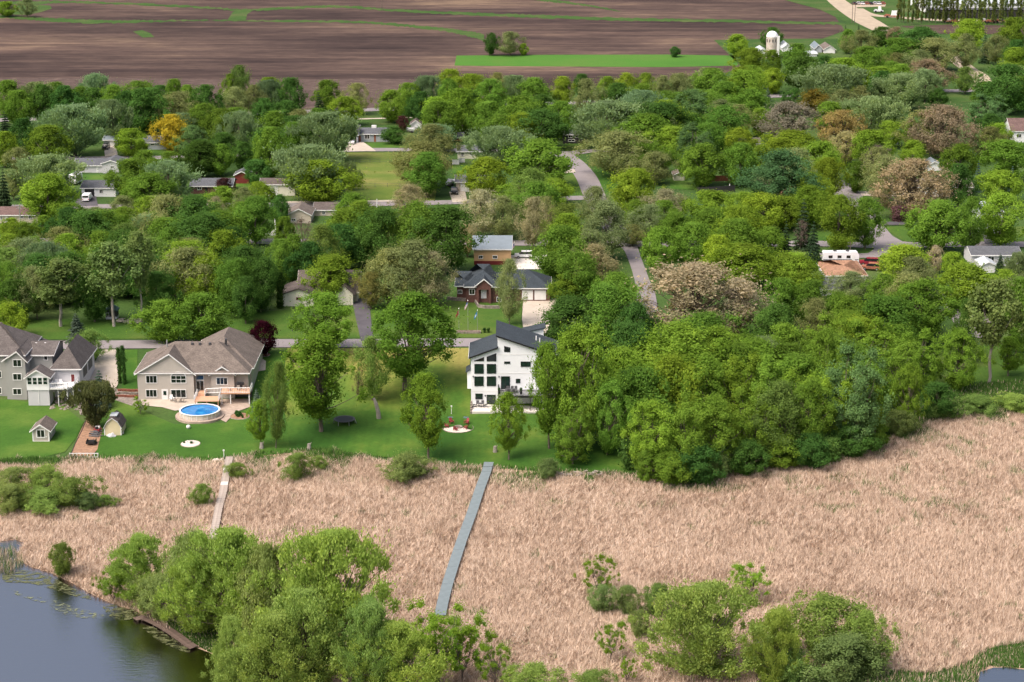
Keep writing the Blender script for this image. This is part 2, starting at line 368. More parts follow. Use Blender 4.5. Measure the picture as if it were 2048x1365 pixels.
def sheet_mesh(polys, dz, mat, name):
    bm = bmesh.new()
    for pts in polys:
        fc = bm.faces.new([bm.verts.new((p[0], p[1], 0)) for p in pts])
    bmesh.ops.triangulate(bm, faces=bm.faces[:])
    allp = [p for pts in polys for p in pts]
    x0, x1 = min(p[0] for p in allp), max(p[0] for p in allp); y0, y1 = min(p[1] for p in allp), max(p[1] for p in allp)
    if y0 < 480 and y1 > 318:
        for g in GX:
            if x0 < g < x1: bmesh.ops.bisect_plane(bm, geom=bm.verts[:] + bm.edges[:] + bm.faces[:], plane_co=(g, 0, 0), plane_no=(1, 0, 0))
        for g in GY:
            if y0 < g < y1: bmesh.ops.bisect_plane(bm, geom=bm.verts[:] + bm.edges[:] + bm.faces[:], plane_co=(0, g, 0), plane_no=(0, 1, 0))
    bmesh.ops.triangulate(bm, faces=bm.faces[:])
    co = np.array([v.co[:] for v in bm.verts]); zz = h(co[:, 0], co[:, 1]) + dz
    for v, z in zip(bm.verts, zz): v.co.z = z
    for f in bm.faces:
        if f.normal.z < 0: f.normal_flip()
    bmesh.ops.recalc_face_normals(bm, faces=bm.faces[:])
    if sum(f.normal.z for f in bm.faces) < 0: bmesh.ops.reverse_faces(bm, faces=bm.faces[:])
    me = bpy.data.meshes.new(name); bm.to_mesh(me); bm.free(); me.materials.append(mat); return me
def smooth_line(pts, n=6):
    out = []
    for i in range(len(pts) - 1):
        p0 = np.array(pts[max(i - 1, 0)], float); p1 = np.array(pts[i], float); p2 = np.array(pts[i + 1], float); p3 = np.array(pts[min(i + 2, len(pts) - 1)], float)
        for k in range(n):
            t = k / n; out.append(.5 * ((2 * p1) + (-p0 + p2) * t + (2 * p0 - 5 * p1 + 4 * p2 - p3) * t * t + (-p0 + 3 * p1 - 3 * p2 + p3) * t ** 3))
    out.append(np.array(pts[-1], float)); return out
def wp(pts): return [tuple(P(*p)[:2]) for p in pts]
def sheet(name, pts, dz, mat, smooth=0):
    w = wp(pts)
    if smooth: w = [tuple(q) for q in smooth_line(w + [w[0]], smooth)[:-1]]
    return structure(link(name, sheet_mesh([w], dz, mat, name)))
def road(name, pts, width, dz, mat, px=True):
    w = wp(pts) if px else pts
    c = smooth_line(w, 6); qs = []; n = len(c); L = []; R = []
    for i in range(n):
        d = c[min(i + 1, n - 1)] - c[max(i - 1, 0)]; d = d / np.linalg.norm(d); nn = np.array([-d[1], d[0]])
        wd = width if not hasattr(width, '__len__') else np.interp(i / (n - 1), np.linspace(0, 1, len(width)), width)
        L.append(c[i] + nn * wd / 2); R.append(c[i] - nn * wd / 2)
    polys = [[R[i], R[i + 1], L[i + 1], L[i]] for i in range(n - 1)]
    return structure(link(name, sheet_mesh(polys, dz, mat, name)))
def strip(name, pts, th, dz, mat):               # grass strip: centre line and half thickness, both read in picture
    up = [(x, y - t) for (x, y), t in zip(pts, th)]; dn = [(x, y + t) for (x, y), t in zip(pts, th)]
    a = smooth_line(wp(up), 22); b = smooth_line(wp(dn), 22); RJ = random.Random(len(pts))
    for q in a + b: q[1] += RJ.uniform(-1, 1) * 3.0
    polys = [[b[i], b[i + 1], a[i + 1], a[i]] for i in range(len(a) - 1)]
    return structure(link(name, sheet_mesh(polys, dz, mat, name)))

# fields
a = P(-500, 235); b_ = P(700, 226); c_ = P(1440, 150); d_ = P(1690, 62)
structure(link('ploughed_field', sheet_mesh([[(-4000, a.y), tuple(a[:2]), tuple(b_[:2]), tuple(c_[:2]), tuple(d_[:2]), tuple(P(1655, 12)[:2]), (P(1640, 0).x + 60, 1500), (900, 4200), (-4000, 4200)]], .05, M_field, 'ploughed_field')))
sheet('stubble_field', [(-400, 158), (200, 156), (520, 160), (760, 158), (1010, 165), (1020, 200), (700, 224), (-400, 232)], .09, M_stubble)
strip('grass_strip', [(-60, 30), (45, 36), (110, 41), (200, 44), (300, 43.5), (400, 41.5), (560, 43), (700, 44.5), (790, 50), (870, 58), (930, 67), (968, 76)], [3, 3, 4, 3.4, 2.2, 1, 1.5, 2, 2.6, 3, 5, 7], .1, M_strip)
strip('grass_strip', [(-60, 8), (60, 6), (150, 5), (300, 10), (430, 17), (480, 21), (560, 17.5), (640, 14), (700, 15), (800, 22), (950, 29), (1100, 34.5), (1250, 39.5), (1400, 42), (1560, 45), (1700, 48)], [2, 3, 2, 2, 2, 2, 2.5, 2.2, 2.2, 2.6, 3, 3, 3, 2.6, 2.5, 2.5], .1, M_strip)
sheet('grass_strip', [(455, 41), (466, 24), (478, 20), (508, 20), (494, 30), (492, 41)], .11, M_strip)
sheet('grass_strip', [(266, 64), (284, 61), (300, 67), (309, 75), (286, 76)], .1, M_strip)
sheet('grass_strip', [(20, 30), (34, 12), (60, 8), (100, 12), (104, 18), (82, 25), (50, 31)], .11, M_strip)
strip('grass_strip', [(1060, -4), (1090, 1), (1150, 8), (1200, 16), (1240, 24)], [3, 2.5, 2, 1.7, 1], .1, M_strip)
sheet('green_field', [(913, 112), (1100, 110.5), (1340, 110), (1470, 112), (1476, 132), (1330, 135), (1150, 134), (1000, 133), (909, 132)], .1, M_greenfield)
sheet('farm_grass', [(1428, 81), (1530, 78.5), (1684, 78), (1700, 92), (1640, 118), (1520, 140), (1480, 132), (1452, 104)], .1, M_strip)
sheet('verge', [(1545, -6), (1640, -6), (1770, 60), (1735, 60), (1690, 44), (1640, 20)], .12, M_strip)
sheet('verge', [(1682, -6), (2200, -6), (2200, 52), (1850, 53), (1775, 50), (1750, 38), (1700, 12)], .1, M_strip)
sheet('ploughed_field', [(1800, 53), (1900, 50), (2200, 54), (2200, 72), (1860, 68)], .13, M_field)
road('gravel_road', [(1640, -30), (1668, -2), (1700, 22), (1738, 46), (1775, 66)], [10, 10, 12, 13, 10], .18, M_gravel)
road('farm_track', [(1715, 18), (1740, 30), (1800, 36), (1900, 42), (2060, 44)], [6, 7, 8, 9, 9], .17, M_gravel)
sheet('yard_gravel', [(1700, 16), (1770, 14), (1772, 9), (1712, 6)], .16, M_gravel)
# lawns
sheet('lawn_east_yard', [(200, 790), (270, 815), (350, 850), (450, 848), (500, 815), (520, 702), (575, 702), (560, 780), (572, 840), (580, 905), (520, 913), (430, 921), (205, 918), (185, 895), (190, 860)], .09, M_lawn)
sheet('lawn_west_yard', [(-300, 800), (20, 800), (130, 815), (168, 845), (150, 880), (130, 905), (60, 922), (-300, 944)], .09, M_lawn)
sheet('lawn_side', [(238, 702), (275, 700), (275, 780), (245, 780)], .08, M_lawn)
sheet('lawn_central', [(575, 697), (940, 697), (940, 780), (1060, 830), (1180, 840), (1270, 900), (1260, 950), (1100, 942), (960, 932), (870, 926), (700, 908), (620, 898), (575, 903), (560, 800)], .07, M_lawnmix)
sheet('lawn_roadside', [(-300, 640), (200, 640), (560, 622), (720, 610), (1045, 600), (1040, 676), (600, 677), (-300, 681)], .07, M_lawnmid)
sheet('lawn_corner', [(1620, 395), (1720, 395), (1750, 470), (1740, 486), (1620, 484)], .07, M_lawnmid)
sheet('lawn_corner', [(1630, 498), (1740, 497), (1762, 508), (1740, 513), (1630, 513)], .12, M_lawnmid)
sheet('lawn_corner', [(1765, 455), (1860, 450), (2100, 455), (2100, 484), (1810, 484)], .07, M_lawnmid)
sheet('lawn_shaded', [(1820, 690), (2300, 690), (2300, 810), (1920, 822), (1850, 790)], .07, M_lawnmid)
sheet('lawn_lot', [(690, 306), (830, 305), (880, 330), (870, 402), (690, 402)], .07, M_lawndry)
sheet('lawn_lot', [(140, 300), (360, 300), (360, 330), (140, 350)], .07, M_lawnmid)
sheet('lawn_lot', [(150, 350), (240, 350), (235, 365), (150, 365)], .07, M_lawn)
sheet('lawn_lot', [(730, 288), (840, 284), (840, 296), (740, 297)], .08, M_lawn)
sheet('lawn_lot', [(700, 226), (830, 224), (830, 250), (700, 250)], .08, M_strip)
sheet('lawn_lot', [(1130, 288), (1170, 288), (1165, 304), (1130, 302)], .08, M_lawnmid)
sheet('lawn_lot', [(1185, 330), (1225, 345), (1250, 420), (1210, 400)], .08, M_lawn)
sheet('lawn_lot', [(1120, 330), (1150, 345), (1165, 400), (1110, 400)], .08, M_lawnmid)
sheet('lawn_lot', [(1340, 362), (1400, 362), (1400, 380), (1340, 380)], .08, M_lawn)
sheet('lawn_lot', [(905, 330), (950, 330), (950, 347), (905, 347)], .08, M_lawn)
sheet('lawn_lot', [(460, 368), (500, 368), (500, 392), (460, 392)], .08, M_lawn)
sheet('lawn_lot', [(1890, 190), (2060, 190), (2060, 205), (1890, 205)], .08, M_strip)
# streets
road('lake_road', [(-300, 692), (100, 691), (300, 690), (560, 688), (900, 686.5), (1100, 685), (1400, 680)], 6.2, .14, M_asphalt)
road('side_street', [(-200, 483), (200, 483), (530, 484), (900, 486), (1270, 489), (1480, 489), (1640, 488.5), (1760, 492), (1900, 490), (2200, 490)], 6.4, .14, M_asphalt)
road('side_street', [(-100, 416), (200, 414), (590, 411), (760, 409), (960, 404), (1130, 398), (1190, 396)], 6.0, .15, M_asphalt)
road('side_street', [(-100, 318), (330, 316), (690, 302), (760, 300.5), (900, 301), (1060, 304), (1140, 307), (1180, 303), (1260, 300)], 6.0, .14, M_asphalt)
road('central_street', [(1120, 306), (1148, 326), (1172, 355), (1188, 390), (1212, 435), (1242, 475), (1256, 489)], [6, 6.3, 6.6, 6.6, 6.3, 6, 7], .17, M_asphalt)
road('narrow_lane', [(1254, 488), (1264, 505), (1274, 532), (1284, 562), (1292, 592), (1296, 640)], [5, 3.6, 3.4, 3.6, 4.5, 5], .18, M_asphalt)
road('corner_street', [(1664, 362), (1690, 384), (1712, 415), (1734, 448), (1752, 474), (1772, 494)], [7, 8, 8, 8, 9, 14], .17, M_asphalt)
sheet('street_corner', [(1738, 472), (1768, 468), (1800, 484), (1830, 487), (1830, 497), (1765, 512), (1745, 505), (1750, 495), (1720, 493), (1720, 486)], .19, M_asphalt)
road('frontage_road', [(1640, 512), (1700, 513), (1750, 511), (1768, 500)], 5, .16, M_asphalt)
road('highway', [(-300, 246), (60, 240), (420, 230), (700, 221.5), (790, 219), (1100, 208), (1450, 197), (1750, 185), (1900, 182.5), (2200, 181)], 7.5, .14, M_asphalt)
road('footpath', [(690, 240), (760, 238), (830, 236)], 2.2, .16, M_concrete)
road('gravel_drive', [(1900, 110), (1935, 138), (1958, 152), (1966, 168), (1955, 182)], 7, .17, M_gravel)
road('bend_road', [(1910, 590), (1922, 622), (1936, 650), (1955, 668), (2010, 640), (2100, 618)], 6, .15, M_asphalt)
# drives
sheet('driveway', [(206, 701), (238, 701), (236, 770), (225, 790), (172, 772), (176, 745), (192, 722)], .17, M_concrete)
sheet('driveway', [(496, 694), (505, 694), (507, 708), (532, 724), (531, 742), (497, 748)], .17, M_concrete)
sheet('driveway', [(704, 600), (738, 598), (742, 640), (748, 684), (722, 684), (712, 640)], .17, M_drive)
sheet('driveway', [(1046, 600), (1118, 599), (1105, 630), (1090, 681), (1050, 681), (1044, 640)], .17, M_concrete)
sheet('driveway', [(703, 286), (726, 285), (748, 300), (752, 304), (690, 304), (690, 294)], .18, M_concrete)
sheet('driveway', [(158, 392), (192, 392), (196, 413), (148, 414)], .18, M_drive)
sheet('driveway', [(898, 385), (930, 384), (935, 405), (905, 406)], .18, M_concrete)
sheet('driveway', [(1020, 512), (1095, 511), (1090, 540), (1015, 540)], .16, M_paleconc)
sheet('driveway', [(1690, 385), (1900, 380), (1900, 396), (1690, 392)], .16, M_concrete)
sheet('driveway', [(1758, 445), (1822, 445), (1822, 451), (1762, 452)], .18, M_drive)
sheet('driveway', [(208, 296), (230, 288), (236, 312), (210, 314)], .16, M_concrete)
sheet('driveway', [(1964, 468), (2000, 466), (2010, 488), (1970, 490)], .16, M_drive)
sheet('driveway', [(1125, 342), (1148, 340), (1152, 346), (1130, 348)], .19, M_concrete)
sheet('turning_apron', [(560, 404), (800, 401), (800, 412), (560, 414)], .13, M_concrete)
# wetland floor, open water
MARSH = [(p[0], p[1]) for p in SHORE_PX[1:-1]]
mw = [tuple(P(*p)[:2]) for p in MARSH]
M_mud = plain('marsh_mud', (.33, .235, .165), .95, .3, .3, fine=.3)
structure(link('marsh', sheet_mesh([[(-200, mw[0][1])] + mw + [(260, mw[-1][1]), (260, 120), (-200, 120)]], .02, M_mud, 'marsh')))
POND = [(-400, 1078), (-60, 1082), (0, 1084), (30, 1080), (48, 1086), (40, 1102), (34, 1120), (60, 1134), (100, 1146), (146, 1168), (180, 1188), (205, 1200), (232, 1212), (272, 1222), (300, 1243), (345, 1270), (390, 1296), (418, 1306), (440, 1318), (452, 1345), (470, 1390)]
pw = wp(POND); POND_W = pw + [(-38, 235), (-30, 100), (-300, 100)]
structure(link('lake', sheet_mesh([POND_W], .06, M_water, 'lake')))
POND2 = [(1930, 1400), (1946, 1368), (1956, 1346), (1988, 1336), (2020, 1336), (2060, 1342), (2200, 1350)]
p2 = wp(POND2); POND2_W = [(p2[0][0], 150)] + p2 + [(200, p2[-1][1]), (200, 150)]
structure(link('lake', sheet_mesh([POND2_W], .06, M_water, 'lake')))
def stuff_sheet(name, label, pts, dz, mat):
    o = sheet(name, pts, dz, mat, 4); o['kind'] = 'stuff'; tag(o, label, 'algae'); return o
stuff_sheet('algae_mat', 'green algae mat along the reed edge of the pond', [(5, 1150), (40, 1142), (90, 1150), (150, 1180), (190, 1200), (165, 1198), (110, 1182), (60, 1168), (10, 1165)], .10, M_algae)
stuff_sheet('algae_mat', 'pale green film of algae drifting on the open pond', [(22, 1180), (60, 1192), (110, 1202), (150, 1216), (205, 1230), (200, 1238), (150, 1236), (120, 1226), (90, 1208), (40, 1196)], .10, M_algae2)
stuff_sheet('algae_mat', 'green algae patch beside the wooden pier head', [(205, 1215), (240, 1210), (276, 1222), (262, 1240), (225, 1238)], .10, M_algae)
stuff_sheet('algae_mat', 'thin algae streak alongside the wooden pier', [(285, 1258), (305, 1255), (345, 1278), (380, 1302), (365, 1304), (320, 1285)], .10, M_algae)
sheet('wet_meadow', [(1968, 1312), (2000, 1288), (2080, 1286), (2120, 1340), (2030, 1335), (1985, 1330)], .07, M_meadow, 4)
sheet('wet_meadow', [(1540, 1345), (1700, 1335), (1850, 1345), (1930, 1340), (1945, 1365), (1925, 1420), (1500, 1420)], .07, M_meadow, 4)
sheet('mulch_strip', [(158, 870), (172, 840), (190, 838), (205, 860), (195, 900), (180, 918), (140, 916)], .13, M_mulch)
sheet('garden_bank', [(150, 790), (215, 770), (280, 800), (275, 815), (215, 830), (160, 830)], .06, M_stone)

# ---------------------------------------------------------------- reeds (nobody could count them)
def inside(x, y, poly):
    r = np.zeros(len(x), bool); n = len(poly)
    for i in range(n):
        x1, y1 = poly[i]; x2, y2 = poly[(i + 1) % n]
        if y1 == y2: continue
        c = ((y1 > y) != (y2 > y)) & (x < (x2 - x1) * (y - y1) / (y2 - y1) + x1); r ^= c
    return r
def vnoise(x, y, s, seed):
    g = np.random.default_rng(seed).random((256, 256)); u = x * s + 1000; v = y * s + 1000
    i = np.floor(u).astype(int); j = np.floor(v).astype(int); fu = u - i; fv = v - j; fu = fu * fu * (3 - 2 * fu); fv = fv * fv * (3 - 2 * fv)
    G = lambda a, b: g[a % 256, b % 256]
    return (G(i, j) * (1 - fu) + G(i + 1, j) * fu) * (1 - fv) + (G(i, j + 1) * (1 - fu) + G(i + 1, j + 1) * fu) * fv
def tri_mesh(name, verts, nper, mat, attrs):
    n = len(verts) // nper
    me = bpy.data.meshes.new(name); me.vertices.add(len(verts)); me.vertices.foreach_set('co', verts.astype(np.float32).ravel())
    me.loops.add(len(verts)); me.polygons.add(n); me.loops.foreach_set('vertex_index', np.arange(len(verts), dtype=np.int32))
    me.polygons.foreach_set('loop_start', np.arange(n, dtype=np.int32) * nper); me.polygons.foreach_set('loop_total', np.full(n, nper, np.int32))
    for k, a in attrs.items():
        at = me.attributes.new(k, 'FLOAT', 'FACE'); at.data.foreach_set('value', np.asarray(a, np.float32))
    me.materials.append(mat); me.update(); return me
BW = [(978, 932), (973, 950), (960, 985), (945, 1030), (925, 1085), (905, 1145), (890, 1195), (880, 1240)]
OD = [(459, 920), (452, 955), (446, 990), (438, 1020), (430, 1062), (425, 1085)]
def near_line(x, y, pts, d):
    m = np.zeros(len(x), bool)
    for (a, b) in zip(pts[:-1], pts[1:]):
        a = np.array(a); b = np.array(b); ab = b - a; t = np.clip(((x - a[0]) * ab[0] + (y - a[1]) * ab[1]) / ab.dot(ab), 0, 1)
        m |= np.hypot(x - a[0] - t * ab[0], y - a[1] - t * ab[1]) < d
    return m
def make_reeds(NB=880000):
    R = np.random.default_rng(5)
    n = int(NB * 2.2); x = R.uniform(-112, 118, n); y = R.uniform(228, 392, n)
    u = np.interp(x, SX, SY) - y; edge = u + (vnoise(x, y, .25, 3) - .5) * 5 + (vnoise(x, y, .7, 31) - .5) * 3
    k = (edge > 0) & (np.abs(x) < y * .268 + 4)
    dens = .7 + .35 * vnoise(x, y, 1.2, 4); k &= R.random(n) < dens
    k &= ~inside(x, y, POND_W) & ~inside(x, y, POND2_W)
    k &= ~near_line(x, y, wp(BW), 1.0) & ~near_line(x, y, wp(OD), .85)
    k &= ~inside(x, y, wp([(1490, 1420), (1530, 1342), (1700, 1338), (1860, 1350), (1935, 1330), (1975, 1300), (2060, 1285), (2200, 1290), (2200, 1420)]))
    k &= ~inside(x, y, wp([(330, 1250), (420, 1200), (560, 1240), (760, 1300), (860, 1420), (430, 1420)]))
    x, y, u = x[k][:NB], y[k][:NB], u[k][:NB]; n = len(x)
    flat = vnoise(x, y, .16, 8) * .3 + vnoise(x, y, 2.4, 9) * .35 + R.random(n) * .35
    az = (vnoise(x, y, .12, 10) - .5) * 3 + (vnoise(x, y, 2.0, 11) - .5) * 6 + R.normal(0, 1.0, n) + .3
    right = np.clip((x - 20) / 60, 0, 1)
    lean = np.clip(.25 + 1.0 * flat * (1 - .35 * right) + R.normal(0, .22, n), .05, 1.45)
    ln = R.uniform(.5, 1.2, n) * (.8 + .4 * vnoise(x, y, .3, 12)); wd = R.uniform(.035, .08, n)
    d = np.stack([np.sin(lean) * np.cos(az), np.sin(lean) * np.sin(az), np.cos(lean)], -1)
    sa = az + np.pi / 2 + R.normal(0, .5, n); s = np.stack([np.cos(sa), np.sin(sa), np.zeros(n)], -1)
    base = np.stack([x, y, h(x, y) + R.uniform(0, .25, n) * flat], -1)
    v = np.stack([base - s * wd[:, None], base + s * wd[:, None], base + d * ln[:, None]], 1).reshape(-1, 3)
    cl = vnoise(x, y, 2.6, 13) * .75 + vnoise(x, y, .08, 14) * .25
    var = np.clip(R.random(n) * .75 + cl * .35 - .05 - (vnoise(x, y, 2.2, 16) > .8) * .25, 0, 1)
    px, py = project(x, y, 0.0)
    g = (vnoise(x, y, .22, 20) > .66) * np.exp(-np.clip(u - 2, 0, 99) / 5.0) * .9
    g += (vnoise(x, y, .35, 21) > .80) * ((px > 1500) & (py < 1080)) * .3 + (vnoise(x, y, .5, 22) > .9) * .3
    g += np.exp(-np.clip(u, 0, 99) / 1.2) * .6
    green = (R.random(n) < g).astype(float)
    me = tri_mesh('reeds', v, 3, M_reed, {'var': var, 'grn': green})
    o = link('reed_bed', me); o['kind'] = 'stuff'; tag(o, 'dry tan reed bed filling the marsh beyond the lawns', 'reeds'); return o
make_reeds()
def make_tall_grass(name, label, poly, n, hgt, green, seed, wdt=.1):
    R = np.random.default_rng(seed); w = poly; xs = [p[0] for p in w]; ys = [p[1] for p in w]
    x = R.uniform(min(xs), max(xs), n * 3); y = R.uniform(min(ys), max(ys), n * 3); k = inside(x, y, w); x, y = x[k][:n], y[k][:n]; n = len(x)
    az = R.uniform(0, 6.28, n); lean = np.abs(R.normal(.35, .3, n)); ln = hgt * R.uniform(.5, 1.2, n); wd = wdt * R.uniform(.5, 1.2, n)
    d = np.stack([np.sin(lean) * np.cos(az), np.sin(lean) * np.sin(az), np.cos(lean)], -1); s = np.stack([-np.sin(az), np.cos(az), 0 * az], -1)
    b = np.stack([x, y, h(x, y)], -1); v = np.stack([b - s * wd[:, None], b + s * wd[:, None], b + d * ln[:, None]], 1).reshape(-1, 3)
    me = tri_mesh(name, v, 3, M_reed, {'var': np.clip(R.random(n) * .7 + .15 * 1, 0, 1), 'grn': (R.random(n) < green).astype(float)})
    o = link(name, me); o['kind'] = 'stuff'; tag(o, label, 'grass'); return o
sh = wp([(p[0], p[1] - 6) for p in SHORE_PX[2:-2]]); sh2 = wp([(p[0], p[1] + 9) for p in SHORE_PX[2:-2]])
make_tall_grass('tall_grass', 'green tall grass fringe between lawn and reeds', sh + sh2[::-1], 26000, .7, .8, 41)
make_tall_grass('tall_grass', 'rough green brush bank right of the woods above reeds', wp([(1800, 800), (1900, 775), (2100, 760), (2100, 828), (1920, 832), (1850, 850), (1790, 868)]), 26000, 1.0, .93, 42, .16)
make_tall_grass('tall_grass', 'green wet grass at the bottom right water edge', wp([(1490, 1420), (1530, 1342), (1700, 1338), (1860, 1350), (1935, 1330), (1975, 1300), (2000, 1320), (1960, 1345), (1940, 1420)]), 14000, .9, .72, 43)
make_tall_grass('tall_grass', 'short marsh grass in the bottom right corner', wp([(1960, 1316), (2000, 1286), (2110, 1284), (2110, 1340), (2025, 1337), (1985, 1334)]), 9000, .5, .9, 47, .07)
make_tall_grass('tall_grass', 'thin rushes standing in the small inlet at the left edge', wp([(-20, 1100), (30, 1098), (48, 1130), (20, 1150), (-20, 1150)]), 900, 1.5, .55, 44, .05)
make_tall_grass('tall_grass', 'dark grassy bank behind the wooden pier', wp([(300, 1235), (350, 1228), (440, 1262), (450, 1312), (420, 1306), (350, 1268)]), 9000, .45, .9, 45)

# ---------------------------------------------------------------- trees: prototypes (crown 1 wide, tree 1 tall) shared by many copies
def rot_frame(nrm, R):
    a = np.cross(nrm, R.normal(size=nrm.shape)); a /= np.linalg.norm(a, axis=1, keepdims=True) + 1e-9
    return a, np.cross(nrm, a)
def leaf_quads(pos, nrm, size, R, stretch=1.6, axis=None):
    nrm = nrm / (np.linalg.norm(nrm, axis=1, keepdims=True) + 1e-9); n = len(pos)
    if axis is None: a, b = rot_frame(nrm, R)
    else:
        a = axis / (np.linalg.norm(axis, axis=1, keepdims=True) + 1e-9); b = np.cross(nrm, a); b /= np.linalg.norm(b, axis=1, keepdims=True) + 1e-9
    s = (size * R.uniform(.6, 1.3, n))[:, None]
    return np.stack([pos - a * s * stretch * .5, pos + b * s * .5, pos + a * s * stretch * .5, pos - b * s * .5], 1)
def limb(mb, p0, p1, r0, r1, R, sag=.0, seg=3, n=5):
    p0 = np.array(p0); p1 = np.array(p1); pts = []; L = np.linalg.norm(p1 - p0)
    for i in range(seg + 1):
        t = i / seg; q = p0 + (p1 - p0) * t + np.array([0, 0, 1]) * math.sin(t * math.pi) * -sag * L + R.normal(0, .025 * L, 3) * (0 < i < seg); pts.append(q)
    mb.tube(pts, [r0 + (r1 - r0) * i / seg for i in range(seg + 1)], n)
PROTO = {}
def tree_proto(key, seed, n=8000, asp=1.0, c0=.22, leaf=.036, ncl=70, rc=(.09, .16), lob=.18, top=.55, outer=.42, limbs=10, trunk_r=.022, up=.25, strk=0.0,
               drop=0.0, shell=.55, bark=None, twigs=0, split=1, bend=.0, spread=1.0, stretch=1.6, gap=0.0, sprig=.2):
    R = np.random.default_rng(seed); H_ = asp
    zb, zt = c0 * H_, H_
    ph = R.uniform(0, 6.28, 6); cl = []
    heads = [(0.0, 0.0, 1.0, 1.0)] if split == 1 else [(.25 * math.cos(a), .25 * math.sin(a), R.uniform(.5, .66), R.uniform(.74, 1.0)) for a in np.linspace(0, 6.28, split, endpoint=False) + R.uniform(0, 2)]
    tries = 0
    while len(cl) < ncl and tries < 9000:
        tries += 1
        hx, hy, hs, hh = heads[R.integers(len(heads))]
        t = R.random(); a = R.uniform(0, 6.283)
        prof = math.sin(math.pi * (t ** (math.log(.5) / math.log(max(.05, 1 - top)))) ) ** .62 if 0 < t < 1 else 0
        rr = .5 * prof * (1 + lob * math.sin(2 * a + ph[0]) + lob * .7 * math.sin(3 * a + ph[1] + 3 * t) + lob * .6 * math.sin(5 * a + ph[2] - 5 * t))
        rad = rr * (R.random() ** outer); r_c = R.uniform(*rc)
        rad = max(0.0, rad - r_c * .75)
        if gap and math.sin(4.3 * a + 9 * t + ph[3]) * math.sin(7 * t + 2 * a + ph[4]) > 1 - gap: continue
        z = zb + (zt - zb) * hh * t; z = min(max(z, zb + r_c * .6), zt * hh - r_c * .7)
        cl.append((hx + rad * math.cos(a) * hs + bend * t, hy + rad * math.sin(a) * hs, z, r_c * (.75 + .25 * hs)))
    cl = np.array(cl); m = len(cl)
    wts = cl[:, 3] ** 2; idx = R.choice(m, n, p=wts / wts.sum())
    ctr = cl[idx, :3]; rad = cl[idx, 3]
    d = R.normal(size=(n, 3)); d /= np.linalg.norm(d, axis=1, keepdims=True)
    mid = np.array([0, 0, zb + (zt - zb) * .35]); outw = ctr - mid; outw /= np.linalg.norm(outw, axis=1, keepdims=True) + 1e-6
    dt = (d * outw).sum(1); fl = dt < -.15; d[fl] = d[fl] - 2 * dt[fl][:, None] * outw[fl]
    rr = rad * (shell + (1.12 - shell) * R.random(n) ** .7) * np.where(R.random(n) < .2, R.uniform(1.0, 1.6, n), 1.0)
    pos = ctr + d * rr[:, None]
    sp = R.random(n) < sprig; ex = np.minimum(R.exponential(.55, n), 1.8) * rad * sp; pos += (d * .6 + outw * .5 + np.array([0, 0, .45])) * ex[:, None]
    ax = None
    if strk: 
        pos += (outw * np.array([.6, .6, 0]) + np.array([0, 0, 1])) * (R.random(n) * strk)[:, None]; ax = outw * .55 + np.array([0, 0, 1.0]) + R.normal(0, .35, (n, 3))
    if drop:
        k = R.random(n) ** 1.5; pos[:, 2] -= k * drop; ax = np.tile([0, 0, -1.0], (n, 1)) + R.normal(0, .4, (n, 3))
    nrm = d * .65 + outw * .25 + np.array([0, 0, up]) + R.normal(0, .55, (n, 3))
    q = leaf_quads(pos, nrm, np.full(n, leaf), R, stretch, ax)
    q[..., 2] = np.clip(q[..., 2], .01, H_ * 1.03) / H_
    clv = R.random(m); var = np.clip(.5 * clv[idx] + .5 * R.random(n), 0, 1)
    crown = tri_mesh('crown_' + key, q.reshape(-1, 3), 4, M_leaf, {'var': var})
    mb = MB(); fork = max(.12, c0 * .9) * H_
    tops = [(0, 0)] if split == 1 else [(hx, hy) for hx, hy, _, _ in heads]
    limb(mb, (0, 0, -.05 * H_), (bend * .3, 0, fork), trunk_r * 1.25, trunk_r, R, 0, 3, 6)
    if split == 1: limb(mb, (bend * .3, 0, fork), (bend * .8, 0, zb + (zt - zb) * .72), trunk_r * .95, trunk_r * .2, R, 0, 4, 5)
    else:
        for hx, hy in tops: limb(mb, (0, 0, fork * .55), (hx * .9, hy * .9, zb + (zt - zb) * .62), trunk_r * .8, trunk_r * .2, R, 0, 4, 5)
    order = R.permutation(m)[:limbs]
    for i in order:
        c = cl[i]; z0 = max(fork * .9, min(c[2] * .55, fork + (c[2] - fork) * .45)); f = (z0 - fork) / max(.01, (zt - fork))
        b0 = (bend * f, 0, z0) if split == 1 else (tops[i % split][0] * .6 * min(1, z0 / zb * .6), tops[i % split][1] * .6 * min(1, z0 / zb * .6), z0)
        limb(mb, b0, c[:3], trunk_r * .45, trunk_r * .08, R, .06, 3, 4)
        if twigs:
            for _ in range(twigs):
                e = c[:3] + (R.normal(size=3) * .7 + (c[:3] - mid)) * c[3] * 1.0; limb(mb, c[:3] * .75 + np.array(b0) * .25, e, trunk_r * .12, trunk_r * .03, R, 0, 2, 3)
    mb.v = [(x, y, z / H_) for x, y, z in mb.v]
    trunk = mb.mesh('trunk_' + key, bark or M_bark)
    PROTO.setdefault(key.split('.')[0], []).append((trunk, crown))
